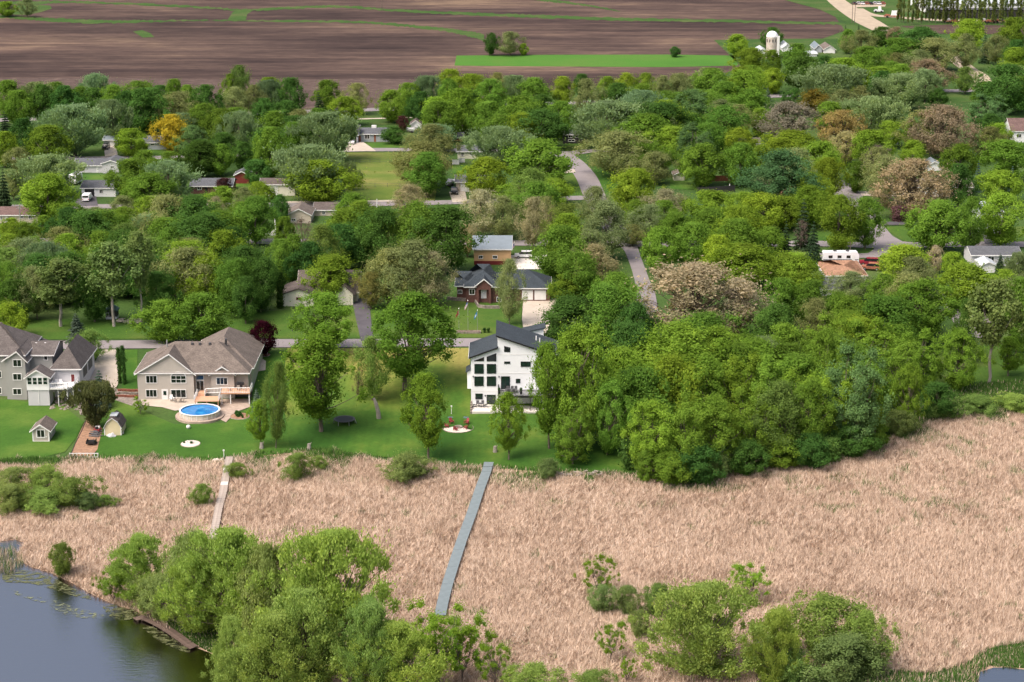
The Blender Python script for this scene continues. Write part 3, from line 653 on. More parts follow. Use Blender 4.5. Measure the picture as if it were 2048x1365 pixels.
def conifer_proto(key, seed, n=6000, asp=1.5, leaf=.045, tiers=13, c0=.05, power=.85, bark=None, nbr=11):
    R = np.random.default_rng(seed); t = 1 - np.sqrt(R.random(n)) * .999; t = np.clip(t, 0, .995)
    k = np.floor(t * tiers); fr = t * tiers - k
    Rt = .5 * (1 - (k + .15) / tiers) ** power * (1.0 - .45 * fr)
    off = R.random(tiers + 1) * 6.28; a0 = np.floor(R.random(n) * nbr) / nbr * 6.283 + off[k.astype(int)]; a = a0 + R.normal(0, .13, n)
    brl = np.random.default_rng(seed + 1).uniform(.7, 1.12, (tiers + 1, nbr)); ln = brl[k.astype(int), (np.floor((a0 - off[k.astype(int)]) / 6.283 * nbr + .5).astype(int)) % nbr]
    r = Rt * ln * R.random(n) ** .45
    z = (c0 + (1 - c0) * (k + .55) / tiers + (R.random(n) - .5) * .35 / tiers) * asp - r * .30
    pos = np.stack([r * np.cos(a), r * np.sin(a), np.maximum(z, .02)], -1)
    o = np.stack([np.cos(a), np.sin(a), np.full(n, -.25)], -1)
    nrm = np.stack([np.cos(a) * .35, np.sin(a) * .35, np.ones(n)], -1) + R.normal(0, .4, (n, 3))
    q = leaf_quads(pos, nrm, np.full(n, leaf) * (1.1 - .5 * t), R, 2.0, o + R.normal(0, .35, (n, 3)))
    q[..., 2] /= asp
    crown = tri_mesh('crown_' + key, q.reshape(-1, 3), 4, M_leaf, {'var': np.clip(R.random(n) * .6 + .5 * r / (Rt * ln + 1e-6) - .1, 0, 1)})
    mb = MB(); mb.tube([(0, 0, -.04), (0, 0, .4), (0, 0, .96)], [.03, .02, .004], 6)
    PROTO.setdefault(key.split('.')[0], []).append((mb.mesh('trunk_' + key, bark or M_bark), crown))

for i in range(4): tree_proto('round.%d' % i, 100 + i, 21000, 1.0, .12, .0205, 150, (.04, .12), .2, .5, gap=.2)
for i in range(4): tree_proto('lobed.%d' % i, 120 + i, 21000, 1.15, .14, .0205, 120, (.05, .14), .26, .52, gap=.35)
for i in range(3): tree_proto('silver.%d' % i, 140 + i, 21000, 1.05, .12, .0195, 120, (.045, .11), .2, .5, strk=.09, stretch=2.4)
for i in range(4): tree_proto('feather.%d' % i, 160 + i, 20000, 1.15, .16, .017, 160, (.06, .13), .26, .55, shell=.2, gap=.3, limbs=30, trunk_r=.018, up=.15)
for i in range(2): tree_proto('tall.%d' % i, 180 + i, 7500, 2.1, .42, .045, 60, (.10, .19), .3, .5, shell=.3, limbs=20, trunk_r=.03, gap=.25, bark=M_barkpale)
for i in range(2): tree_proto('tan.%d' % i, 200 + i, 17000, .85, .12, .0145, 150, (.05, .10), .15, .5, shell=.05, limbs=70, trunk_r=.017, twigs=5, stretch=2.0)
for i in range(2): tree_proto('bare.%d' % i, 220 + i, 1600, 1.3, .2, .020, 60, (.06, .12), .2, .5, shell=.0, limbs=60, trunk_r=.016, twigs=6)
for i in range(3): tree_proto('bush.%d' % i, 240 + i, 5000, .75, .0, .045, 55, (.10, .19), .22, .35, limbs=6, trunk_r=.015)
for i in range(2): tree_proto('column.%d' % i, 260 + i, 5000, 2.6, .02, .07, 60, (.16, .26), .1, .3, limbs=2, trunk_r=.03)
for i in range(2): tree_proto('poplar.%d' % i, 270 + i, 2500, 3.2, .16, .10, 46, (.13, .24), .25, .4, shell=.3, limbs=8, trunk_r=.04)
for i in range(3): conifer_proto('conifer.%d' % i, 280 + i, 6500, [1.35, 1.6, 1.9][i])
tree_proto('pine.0', 290, 14000, 1.05, .10, .028, 110, (.05, .10), .2, .33, strk=.03, stretch=2.2, limbs=30)
for i in range(3): tree_proto('yard.%d' % i, 400 + i, 26000, 1.3, .2, .0185, 150, (.04, .11), .26, .5, shell=.25, limbs=50, trunk_r=.022, gap=.3, split=1)
# large near trees: many more, smaller leaves
for i in range(4): tree_proto('near.%d' % i, 300 + i, 30000, 1.35, .09, .0175, 190, (.04, .10), .22, .5, shell=.25, limbs=46, trunk_r=.02, gap=.3, split=1 + (i % 2) * 3)
for i in range(2): tree_proto('shore.%d' % i, 320 + i, 44000, 1.1, .08, .0125, 230, (.03, .085), .3, .6, shell=.15, limbs=90, trunk_r=.015, gap=.3, split=1, strk=.05, stretch=2.2)
for i in range(2): tree_proto('willow.%d' % i, 340 + i, 32000, 1.0, .16, .0115, 200, (.04, .09), .3, .55, shell=.1, limbs=80, trunk_r=.016, gap=.4, split=1, drop=.035, stretch=2.8)
for i in range(3): tree_proto('sparse.%d' % i, 360 + i, 14000, 1.2, .26, .014, 90, (.03, .07), .35, .55, shell=.1, sprig=.4, limbs=44, trunk_r=.012, gap=.5, split=3)
for i in range(3): tree_proto('thicket.%d' % i, 380 + i, 24000, .8, .0, .017, 190, (.04, .11), .3, .4, shell=.3, limbs=24, trunk_r=.012, gap=.3)

# kind: (prototypes, colour, looks, category)
KIND = {
 'm': ('round', (0.122, 0.225, 0.032), 'mid green rounded tree'), 'M': ('lobed', (0.112, 0.210, 0.032), 'mid green lobed tree'),
 'd': ('round', (0.062, 0.140, 0.030), 'dark green dense tree'), 'D': ('lobed', (0.066, 0.142, 0.030), 'dark green lobed tree'),
 'y': ('round', (0.180, 0.285, 0.032), 'yellow green rounded tree'), 'Y': ('lobed', (0.172, 0.272, 0.032), 'yellow green lobed tree'),
 's': ('silver', (0.165, 0.250, 0.120), 'silvery green tree'), 'S': ('near', (0.095, 0.180, 0.065), 'dull silvery dark tree'),
 'f': ('feather', (0.185, 0.225, 0.090), 'grey green feathery tree'), 'F': ('feather', (0.265, 0.260, 0.150), 'pale feathery seeding tree'),
 'e': ('feather', (0.130, 0.210, 0.050), 'green feathery tree'), 'l': ('tall', (0.150, 0.210, 0.065), 'tall tree with long bare trunk'),
 't': ('tan', (0.310, 0.270, 0.180), 'tan brown budding tree'), 'T': ('tan', (0.225, 0.190, 0.135), 'brown grey budding tree'),
 'g': ('tan', (0.260, 0.250, 0.120), 'golden tan budding tree'), 'o': ('round', (0.340, 0.285, 0.030), 'golden orange round tree'), 'O': ('lobed', (0.200, 0.180, 0.040), 'dull golden tree'),
 'p': ('round', (.024, .005, .010), 'dark purple maple'), 'P': ('bush', (.075, .035, .035), 'reddish brown shrub'), 'L': ('bush', (.16, .10, .12), 'mauve lilac shrub'),
 'b': ('bare', (.16, .12, .10), 'almost leafless grey tree'), 'c': ('conifer', (0.045, 0.080, 0.038), 'dark green conifer'), 'u': ('conifer', (0.085, 0.135, 0.110), 'blue green spruce'),
 'k': ('column', (0.045, 0.100, 0.024), 'dark columnar cedar'), 'w': ('willow', (0.210, 0.290, 0.100), 'wispy willow'), 'x': ('sparse', (0.165, 0.290, 0.035), 'sparse young tree'),
 'B': ('bush', (0.085, 0.170, 0.040), 'green bush'), 'G': ('bush', (0.140, 0.180, 0.070), 'grey green bush'), 'Z': ('bush', (0.180, 0.280, 0.030), 'yellow green bush'), 'R': ('poplar', (0.120, 0.160, 0.050), 'slender poplar'),
 'A': ('yard', (.135, .255, .034), 'broad leafy lawn tree'), 'C': ('yard', (0.165, 0.285, 0.034), 'yellow green lawn tree'),
 'N': ('near', (0.146, 0.255, 0.036), 'broad green yard tree'), 'E': ('near', (0.162, 0.280, 0.036), 'broad yellow green yard tree'), 'V': ('shore', (0.250, 0.375, 0.085), 'bright green shore tree'),
 'v': ('shore', (0.215, 0.320, 0.085), 'green shore tree'), 'h': ('thicket', (0.170, 0.265, 0.065), 'leafy green thicket'), 'H': ('thicket', (0.155, 0.225, 0.075), 'dull green thicket'), 'q': ('pine', (0.115, 0.150, 0.070), 'broad pine'),
}
TREES = '''
m37,183,58,70 d85,172,58,76 d132,174,54,76 m165,176,48,70 d192,178,50,70 m230,172,58,80 d258,185,50,80 d292,180,78,88 m352,160,38,70 m376,172,42,64 f360,186,76,74 d415,172,58,80
e482,133,46,80 m460,150,34,64 f470,176,56,66 s545,162,44,72 d582,158,48,78 d530,198,48,52 f508,172,42,66 c641,183,44,62 m655,162,54,62 Y690,195,56,58 f714,168,44,62
s150,213,98,100 d50,240,54,80 m98,252,72,80 y10,265,48,70 c14,222,44,62 s228,202,58,86 o346,231,60,72 y263,258,64,56 S385,252,68,72 M445,220,64,78 s482,226,62,82 m550,225,62,82 f602,220,54,62
D540,256,62,80 m588,246,54,78 s652,228,104,96 D402,284,78,72 m440,290,54,62 f40,296,48,48 s95,312,104,82 Y98,350,98,92 c8,335,42,84 f28,340,38,60 m288,303,58,60 m262,320,84,82 s340,325,88,82 m302,348,98,76
P447,357,28,32 m445,374,58,52 f490,376,52,60 m140,407,54,52 m88,432,34,42 y25,437,48,48 m53,445,38,42 d135,432,54,52 m168,450,38,38 f195,415,50,52 f245,392,54,48 f315,392,48,48 m248,415,46,48 s300,430,64,62
m240,432,54,62 D408,428,108,112 m330,420,60,62 M345,455,60,92 F432,395,40,58 m485,405,54,62 Y22,470,60,82 m70,475,56,72 Y140,470,56,82 s100,487,66,90 m200,465,64,92 l228,490,84,164 l285,470,52,176 f375,498,108,118
f385,478,64,92 M465,525,64,98 M18,525,52,96 f75,535,60,104 l122,520,88,134 y22,607,62,68 u157,624,56,62 d34,560,64,84 d190,548,64,96 D318,545,70,90 m330,602,82,84 m412,588,102,98 D492,556,56,92 e180,660,58,62
k240,697,12,70 k250,694,13,75 u200,738,58,78 q190,764,84,92 x281,792,34,38 M478,520,64,114 D522,517,64,108 k560,545,24,72 p527,643,57,68 Y665,512,88,92 A655,585,118,122 C642,672,150,192 e745,676,66,126 A808,588,156,192
f742,545,54,74 f775,500,84,114 f830,485,114,130 F868,505,74,108 C857,750,96,168 b715,735,28,66 C522,800,46,94 e552,728,46,170 u516,775,30,48 C1018,790,64,130 E1165,650,136,246 A1098,690,84,208 E1146,658,112,226 N1145,805,84,124
D1140,596,132,100 M1216,570,112,130 t1385,527,206,152 t1470,560,114,120 Y1355,648,162,150 M1410,628,114,104 E1300,802,108,150 N1365,798,110,158 N1430,792,112,158 N1500,778,106,154 e1560,768,100,158 N1615,762,96,156 E1662,750,92,150 M1275,738,110,150 Y1342,716,116,162 N1410,714,112,166 E1470,700,112,170 N1535,714,106,164 E1596,736,100,150 Y1310,676,112,130 Y1240,700,96,150
m1490,670,54,84 s1520,675,56,84 M1570,690,80,110 D1545,610,84,104 m1566,650,74,94 N1650,660,80,170 S1700,695,136,206 m1560,560,74,94 m1620,562,64,94 f1630,600,64,116 m1700,595,86,104 Y1722,635,96,116 m1580,510,94,74
f1700,543,76,60 f1830,515,90,74 y1808,490,108,84 m1765,550,66,66 E1845,560,130,130 y1925,528,112,90 y2005,540,58,58 s2035,508,54,74 c2000,505,30,46 l1976,565,84,205 M2032,560,64,150 D1926,600,48,126 E1838,662,86,120
E1912,660,86,124 E1742,640,114,136 E1815,730,64,134 d1872,766,70,72 A2016,675,58,78
m1290,230,94,84 D1320,206,114,98 s1305,225,64,72 S1390,248,84,88 M1445,212,94,88 m1405,290,84,84 m1478,288,74,84 T1577,205,122,84 y1580,262,112,64 g1685,222,92,80 g1690,264,62,64 y1740,262,78,74 y1560,280,80,74
S1560,300,128,136 y1640,285,90,80 Y1655,318,58,84 f1752,295,72,80 m1710,325,38,62 Y1272,340,64,86 f1310,305,64,64 F1330,380,78,70 f1298,410,64,74 y1420,383,94,74 Y1485,385,54,76 m1420,418,94,74 m1355,425,64,66
m1320,455,78,94 m1385,448,78,94 m1470,440,98,94 m1537,455,58,66 y1430,472,58,86 y1490,490,126,86 y1590,507,84,76 c1572,440,32,80 c1605,395,50,104 c1626,440,42,84 c1622,490,36,46 b1600,440,38,62 Y1675,392,78,114 M1730,398,58,102
t1825,320,142,116 b1752,290,62,84 f1766,315,74,96 y1823,282,48,54 T1880,212,118,104 f1850,222,80,84 m1820,242,34,58 m1920,290,64,70 m2005,282,98,80 y2000,342,88,64 D1915,330,58,86 u1955,320,26,64 u2020,330,26,54
m1870,402,102,102 M1938,397,54,112 Y2000,388,92,108 L1795,413,40,30 t1873,492,38,54 y1905,505,44,48 y1995,248,58,58
y1473,70,42,44 d1543,56,38,42 Y1503,98,62,54 m1545,102,38,54 m1592,90,58,78 D1606,115,68,68 c1690,50,16,34 c1718,48,14,30 m1692,60,30,48 f1722,62,62,54 d1762,55,48,38 T1790,55,38,42 d1838,55,78,48 y1937,40,58,62
c1968,65,26,62 f1990,72,48,58 m2025,37,62,62 d2030,82,48,62 y1685,118,78,64 s1665,132,118,88 y1545,138,48,50 m1500,132,48,46 m1420,138,78,70 Y1488,142,78,74 f1365,148,44,64 d1590,178,48,38 u1535,173,18,30 u1458,190,22,32
O1637,178,60,50 m1730,95,64,68 m1790,78,78,64 f1870,78,92,64 f1930,70,48,72 T1855,120,88,64 Y1760,135,74,60 s1800,150,88,70 e1930,135,46,54 D2010,132,94,98 S1970,190,88,66 d1875,178,38,40 s1740,195,88,80 m1655,205,54,64
y1518,218,44,56 m1500,180,60,64 S1385,180,84,84 f1440,200,48,56 m1965,165,50,50 M1450,165,60,60
D982,67,29,45 f1020,65,46,47 y1047,88,16,24 d1349,94,23,21 m782,182,58,64 m815,168,54,64 s855,154,52,72 m897,160,40,72 y943,150,68,68 f995,147,44,68 s1027,153,46,64 m1068,157,58,64 Y1122,155,48,64 d1163,149,36,46
f1172,160,50,82 Y1213,155,38,64 y1250,148,42,64 u1240,176,26,36 Y1290,148,38,64 f1317,152,34,68 f1352,150,54,68 y1278,186,36,28 y925,180,78,92 m880,205,74,80 m980,205,64,74 m1040,195,78,76 d1085,190,40,46 m1125,205,64,76
D1085,220,98,80 m998,232,68,64 s1000,255,88,80 s1215,205,118,94 s870,250,64,56 d787,254,46,34 P805,233,20,32 f863,250,84,80 f845,285,112,92 M853,307,82,88 y640,322,112,88 s620,293,132,104 s702,325,30,56 m543,257,68,104
d515,320,50,50 M512,395,84,96 y520,365,58,54 d563,390,34,60 m705,388,64,66 m690,420,78,94 D760,420,90,124 M835,405,94,134 D890,415,94,134 F815,370,68,66 b610,437,68,104 m573,435,40,66 d470,455,56,76
m1075,280,112,94 y972,317,88,80 c1118,325,36,54 y1030,367,74,46 y1105,358,78,50 F960,382,78,94 f1005,395,68,86 F1065,397,64,104 f1090,395,46,86 e1130,410,74,96 m1130,430,74,104 f1190,375,68,86 f1210,405,98,114
M1120,455,94,114 F1190,490,84,94 f1235,265,112,90 f1260,262,64,56 m1300,285,88,66 Y1265,340,78,90 m1270,400,50,76 f1265,450,50,44 b1178,462,16,44 F935,450,48,64 f1019,522,50,128 M1152,505,84,100 m1135,548,60,60 m1230,545,88,70
f55,-2,32,37 m14,4,36,30
V285,1072,146,130 w390,1065,120,176 w322,1150,124,92 V470,1066,190,210 V660,1070,226,262 v560,1225,210,190 v462,1240,90,150 x880,1185,150,190 V800,1250,176,160 x990,1268,88,112 h1070,1330,126,70 h1180,1344,96,50
x1222,1238,64,84 x1253,1308,44,60 x1196,1103,74,88 x1495,1116,90,88 v1410,1168,230,186 V1548,1220,116,150 h1650,1194,160,128 h1732,1225,96,116 H1690,1272,160,94 h1560,1285,110,80 x228,1130,60,80 w540,1092,140,200 v612,1190,180,200 v738,1205,150,190 v505,1290,160,140 V398,1122,124,150 x925,1225,110,140
h125,1088,56,64 h595,908,66,52 H815,909,98,50 H1095,918,54,40 h475,925,44,32 h405,968,40,44 H1205,1170,64,54 H1258,1172,54,60 h1312,1168,64,64 H1280,1222,50,52
H30,935,90,60 h95,932,90,62 h150,955,90,58 H20,970,84,54 h90,978,96,44 H175,985,54,36 h40,990,60,32 h212,990,40,26 h640,912,36,26
N1300,890,64,72 m1345,905,70,66 d1395,890,80,80 H1440,905,64,52 d1490,880,80,72 m1560,870,84,66 d1620,868,70,70 B1660,875,50,50 d1700,850,80,66 m1748,838,60,60 H1795,820,70,52 B1745,868,40,36
h1880,800,80,36 h1960,792,90,34 h2030,788,80,34 B1260,880,50,60 D1245,650,90,140 D1250,745,80,130 N1215,760,80,150 d1270,610,70,110 e650,452,74,112 m585,472,64,94 d620,486,64,96 M562,482,54,92
'''
ZONES = [  # (test on crown centre x and top y) -> phrase
 (lambda x, y, b: b < 116 and x < 1400, 'standing alone in the far fields'),
 (lambda x, y, b: y < 200 and x < 360 and b < 275, 'in field-edge belt left of golden tree'),
 (lambda x, y, b: y < 200 and x < 725, 'in field-edge belt right of golden tree'),
 (lambda x, y, b: y < 200 and x < 1110, 'in roadside belt below green field'),
 (lambda x, y, b: y < 200 and x < 1395, 'in roadside belt below lone field bush'),
 (lambda x, y, b: y < 116 and x >= 1395, 'around the silo and the far farmyard'),
 (lambda x, y, b: y < 205 and x < 1640, 'in the woods below the silo'),
 (lambda x, y, b: y < 205, 'in far right woods below gravel road'),
 (lambda x, y, b: y < 345 and x < 250, 'around the far left grey ranch houses'),
 (lambda x, y, b: y < 345 and x < 470, 'around the golden tree and white van'),
 (lambda x, y, b: y < 345 and x < 720, 'around and above the red shed'),
 (lambda x, y, b: y < 400 and x < 960, 'around the open mown lot'),
 (lambda x, y, b: y < 350 and x < 1260, 'at top of the central street'),
 (lambda x, y, b: y < 300 and x < 1480, 'right of central street below belt'),
 (lambda x, y, b: y < 300 and x < 1760, 'around the large brown budding tree'),
 (lambda x, y, b: y < 350 and x >= 1760, 'around the tan tree near right edge'),
 (lambda x, y, b: y < 400 and x < 1260, 'left of the central street'),
 (lambda x, y, b: y < 400 and x < 1540, 'between central street and dark conifers'),
 (lambda x, y, b: y < 420 and x >= 1540, 'around the right street corner'),
 (lambda x, y, b: y < 480 and x < 215, 'in the thick woods at far left'),
 (lambda x, y, b: y < 480 and x < 520, 'in thick woods above the road maples'),
 (lambda x, y, b: y < 545 and x < 920, 'around the cream house with brown roof'),
 (lambda x, y, b: y < 600 and x < 1280, 'around the brick house and ochre barn'),
 (lambda x, y, b: y < 520 and x < 1650, 'above the big tan tree'),
 (lambda x, y, b: y < 535 and x >= 1650, 'around the orange roofed house'),
 (lambda x, y, b: y > 1000 and x < 500, 'on the pond shore by the wooden pier'),
 (lambda x, y, b: y > 1000 and x < 1100, 'at the near end of the grey boardwalk'),
 (lambda x, y, b: y > 1000, 'on the brush island in the right reeds'),
 (lambda x, y, b: y > 860 and x < 320, 'in the brush patch at the left reed edge'),
 (lambda x, y, b: y > 900 and x < 1200, 'along the reed edge below the lawns'),
 (lambda x, y, b: x < 275, 'near the grey house at left'),
 (lambda x, y, b: x < 570, 'near the beige house with the pool'),
 (lambda x, y, b: x < 930, 'on the lawn left of the white house'),
 (lambda x, y, b: x < 1240, 'beside the white modern house'),
 (lambda x, y, b: y > 780 and x < 1800, 'at the foot of the right woods'),
 (lambda x, y, b: x < 1500, 'in the right woods left part'),
 (lambda x, y, b: x < 1770, 'in the right woods middle part'),
 (lambda x, y, b: True, 'in right woods near right edge'),
]
ORD = ['leftmost', 'second from left', 'third from left', 'fourth from left', 'fifth from left', 'sixth from left', 'seventh from left', 'eighth from left', 'ninth from left', 'tenth from left', 'eleventh from left', 'twelfth from left', 'thirteenth from left', 'fourteenth from left', 'fifteenth from left'] + [w + ' from left' for w in ('sixteenth', 'seventeenth', 'eighteenth', 'nineteenth', 'twentieth')]
KNAME = {**{k: 'green_tree' for k in 'mMdD'}, **{k: 'yellow_green_tree' for k in 'yY'}, **{k: 'silvery_tree' for k in 'sS'}, **{k: 'feathery_tree' for k in 'fFe'}, 'l': 'long_trunk_tree', 't': 'budding_tree', 'T': 'budding_tree', 'g': 'budding_tree', 'o': 'golden_tree', 'O': 'golden_tree', 'p': 'purple_maple_tree', 'A': 'broad_tree', 'C': 'broad_tree', 'N': 'broad_tree', 'E': 'broad_tree', 'V': 'shore_tree', 'v': 'shore_tree', 'x': 'young_tree'}  # green kinds sorted by look; their species are not identified
NAMES = {'conifer': 'conifer_tree', 'pine': 'pine_tree', 'bush': 'bush', 'thicket': 'bush', 'column': 'cedar_tree', 'willow': 'willow_tree', 'poplar': 'poplar_tree', 'bare': 'bare_tree'}
tlist = []
for tok in TREES.split():
    k = tok[0]; cx, yt, w, hp = map(float, tok[1:].split(',')); tlist.append((k, cx, yt, w, hp))
KEEP = [(905,105,1485,138),(700,250,815,305),(287,270,332,300),(205,268,235,300),(150,315,235,350),(163,358,225,412),(0,412,75,450),(375,353,500,390),(520,355,560,392),(574,400,680,448),(498,430,565,490),(690,305,815,405),(905,290,965,345),(898,345,945,405),(1110,245,1170,310),(1125,305,1235,420),(1250,485,1295,580),(1345,340,1372,380),(1630,470,1860,520),(1640,515,1740,580),(1940,490,2040,550),(1955,415,2005,495),(1700,440,1840,500),(566,540,720,615),(925,535,1125,690),(950,470,1095,540),(1530,60,1560,105),(1560,80,1680,100),(1515,60,1560,112),(690,215,790,250),(1890,175,1965,210),(1935,140,1965,175),(2020,235,2048,285),(1690,360,1900,440),(1910,590,1965,680),(205,600,245,645),(1750,300,1900,400),(1400,340,1480,390),(1275,525,1540,655),(1515,203,1640,285),(1810,213,1935,300)]
FILL = [((0, 500, 560, 628), 'mMdDfyfe', 34, 100), ((0, 430, 560, 500), 'mydsYe', 32, 66), ((560, 440, 930, 545), 'MmDfe', 36, 92), ((1030, 420, 1250, 590), 'fFmMe', 36, 92), ((1240, 320, 1640, 480), 'yfmsY', 34, 76),
        ((1290, 500, 1640, 620), 'ymMY', 38, 86), ((1260, 640, 1800, 900), 'EYMNm', 48, 120), ((1640, 560, 2048, 680), 'yYfm', 44, 96), ((1400, 130, 2048, 330), 'mdysfY', 32, 62), ((0, 215, 700, 300), 'dmsM', 30, 62), ((830, 200, 1400, 300), 'dmsyM', 32, 64), ((1760, 330, 2048, 480), 'mfyD', 36, 78), ((250, 300, 690, 400), 'mdse', 34, 66), ((1260, 240, 1560, 330), 'fsm', 34, 70)]
RF = random.Random(11)
for (bx0, by0, bx1, by1), kinds, sp, hh in FILL:
    for _ in range(int((bx1 - bx0) * (by1 - by0) / 640)):
        bx, by = RF.uniform(bx0, bx1), RF.uniform(by0, by1); hp = hh * RF.uniform(.8, 1.12); w = hp * RF.uniform(.8, 1.0)
        if any(abs(bx - t[1]) < sp and abs(by - t[2] - t[4]) < sp * .42 for t in tlist): continue
        if any(bx + w * .6 > k[0] and bx - w * .6 < k[2] and by > k[1] + 4 and by - hp < k[3] - 2 for k in KEEP): continue
        tlist.append((RF.choice(kinds), bx, by - hp, w, hp))
byz = {}
for i, (k, cx, yt, w, hp) in enumerate(tlist):
    z = next(j for j, (t, _) in enumerate(ZONES) if t(cx, yt, yt + hp)); byz.setdefault((z, KIND[k][2]), []).append(i)
LAB = {}
for (z, look), ids in byz.items():
    ids.sort(key=lambda i: tlist[i][1])
    for r, i in enumerate(ids): LAB[i] = (('%s %s' % (look, ZONES[z][1])) if len(ids) == 1 else ('%s %s %s' % (ORD[min(r, 19)], look, ZONES[z][1])), ZONES[z][1])
R0 = np.random.default_rng(77); use = {}
def plant(kind, loc, wm, hm, label, group, seed_i):
    st, col, look = KIND[kind]; pr = PROTO[st]; use[st] = use.get(st, -1) + 1
    trunk, crown = pr[use[st] % len(pr)]
    nm = KNAME.get(kind) or NAMES.get(st, 'tree')
    root = thing(nm, label, {'bush': 'bush'}.get(nm, 'tree'), loc, R0.uniform(0, 6.28), group)
    root.scale = (wm * R0.uniform(.92, 1.08), wm * R0.uniform(.92, 1.08), hm); root.rotation_euler = (R0.normal(0, .03), R0.normal(0, .03), root.rotation_euler[2])
    t = link('trunk', trunk, root)
    c = link('crown', crown, root)
    j = R0.normal(.08, .13); g = R0.normal(0, .06)
    c.color = (max(.003, col[0] * (1 + j + g)), max(.003, col[1] * (1 + j)), max(.003, col[2] * (1 + j - g)), 1)
    return root
for i, (k, cx, yt, w, hp) in enumerate(tlist):
    p = P(cx, yt + hp); s = scale_at(p); dep = math.atan2(CAMZ - p.z, p.y)
    wm = w / s; hm = hp / s / math.cos(dep)
    WS = 1.24 if KIND[k][0] in ('round', 'lobed', 'silver', 'feather', 'tan') else 1.1
    # the crown's far half also rises in the picture: keep its top where it was seen
    hm = max(hm - 0.12 * wm * math.tan(dep), .5 * hm)
    plant(k, p - Vector((0, 0, .05)), wm * WS, hm, LAB[i][0], 'trees ' + LAB[i][1] if KIND[k][0] not in ('bush', 'thicket') else 'bushes ' + LAB[i][1], i)
# the windbreak of slender poplars before the white hall
_t = ['', 'twenty', 'thirty']; _u = ['first', 'second', 'third', 'fourth', 'fifth', 'sixth', 'seventh', 'eighth', 'ninth']
POPN = [w + ' from left' for w in ['leftmost'[:0] + u for u in _u] + ['tenth', 'eleventh', 'twelfth', 'thirteenth', 'fourteenth', 'fifteenth', 'sixteenth', 'seventeenth', 'eighteenth', 'nineteenth', 'twentieth'] + ['twenty-' + u for u in _u] + ['thirtieth'] + ['thirty-' + u for u in _u] + ['fortieth']]
for i in range(40):
    px = 1795 + i * 7.0 + rnd.uniform(-2, 2); p = P(px, 47 + rnd.uniform(-3, 4)); s = scale_at(p)
    plant('R', p, rnd.uniform(8, 12) / s, rnd.uniform(44, 60) / s, 'slender poplar, %s in the windbreak before the white hall' % POPN[i], 'poplar windbreak before the white hall', i)

# ---------------------------------------------------------------- building kit
class Site:
    def __init__(s, name, label, cat, px, py, group=None, up=0.0):
        s.p = P(px, py); s.p.z += up; s.s = scale_at(s.p); s.root = thing(name, label, cat, s.p, 0, group); s.px = px; s.py = py
    def q(s, px, py, d=0.0):
        X, Z = on_plane(px, py, s.p.y + d); return X - s.p.x, Z - s.p.z
    def x(s, px, d=0.0): return s.q(px, s.py, d)[0]
    def gz(s, x, d): return float(h(s.p.x + x, s.p.y + d)) - s.p.z
def box_wall(S, x0, x1, d0, d1, z0, z1, mat, name='wall'): return MB().box(x0, x1, d0, d1, z0, z1).build(name, mat, S.root)
def roof_slope(mb, quad, t=.16): mb.slab(quad, t)
def gable_front(S, x0, x1, d0, d1, z0, ze, zp, wm, rm, ov=.45, trim=None, xr=None, of=.35):
    xr = (x0 + x1) / 2 if xr is None else xr
    MB().prism_y([(x0, z0), (x1, z0), (x1, ze), (xr, zp), (x0, ze)], d0, d1).build('wall', wm, S.root)
    sl = (zp - ze) / (xr - x0); sr = (zp - ze) / (x1 - xr)
    a = (x0 - ov, ze - ov * sl + .12); b = (x1 + ov, ze - ov * sr + .12); r = (xr, zp + .12); f0 = d0 - of; f1 = d1 + .1
    rf = MB().slab([(a[0], f0, a[1]), (r[0], f0, r[1]), (r[0], f1, r[1]), (a[0], f1, a[1])][::-1], .14).slab([(r[0], f0, r[1]), (b[0], f0, b[1]), (b[0], f1, b[1]), (r[0], f1, r[1])][::-1], .14).build('roof', rm, S.root)
    if trim:
        MB().prism_y([(a[0], a[1] - .02), (r[0], r[1] - .02), (r[0], r[1] - .30), (a[0], a[1] - .26)], f0 - .05, f0 + .02).build('bargeboard', trim, rf)
        MB().prism_y([(b[0], b[1] - .02), (r[0], r[1] - .02), (r[0], r[1] - .30), (b[0], b[1] - .26)], f0 - .05, f0 + .02).build('bargeboard', trim, rf)
        for xx in (a, b): MB().box(xx[0] - .04, xx[0] + .04, f0, f1, xx[1] - .24, xx[1] - .01).build('fascia', trim, rf)
    return rf
def gable_side(S, x0, x1, d0, d1, z0, ze, zp, wm, rm, ov=.45, trim=None, dr=None):
    dr = (d0 + d1) / 2 if dr is None else dr
    MB().prism_x([(d0, z0), (d1, z0), (d1, ze), (dr, zp), (d0, ze)], x0, x1).build('wall', wm, S.root)
    sf = (zp - ze) / (dr - d0); sb = (zp - ze) / (d1 - dr); X0 = x0 - ov; X1 = x1 + ov
    a = (d0 - ov, ze - ov * sf + .12); b = (d1 + ov, ze - ov * sb + .12); r = (dr, zp + .12)
    rf = MB().slab([(X0, a[0], a[1]), (X1, a[0], a[1]), (X1, r[0], r[1]), (X0, r[0], r[1])], .14).slab([(X0, r[0], r[1]), (X1, r[0], r[1]), (X1, b[0], b[1]), (X0, b[0], b[1])], .14).build('roof', rm, S.root)
    if trim:
        MB().box(X0, X1, a[0] - .06, a[0] + .02, a[1] - .26, a[1] - .01).build('fascia', trim, rf)
        for xx in (X0, X1):
            MB().prism_x([(a[0], a[1] - .01), (r[0], r[1] - .01), (r[0], r[1] - .26), (a[0], a[1] - .26)], xx - .04, xx + .04).build('bargeboard', trim, rf)
    return rf
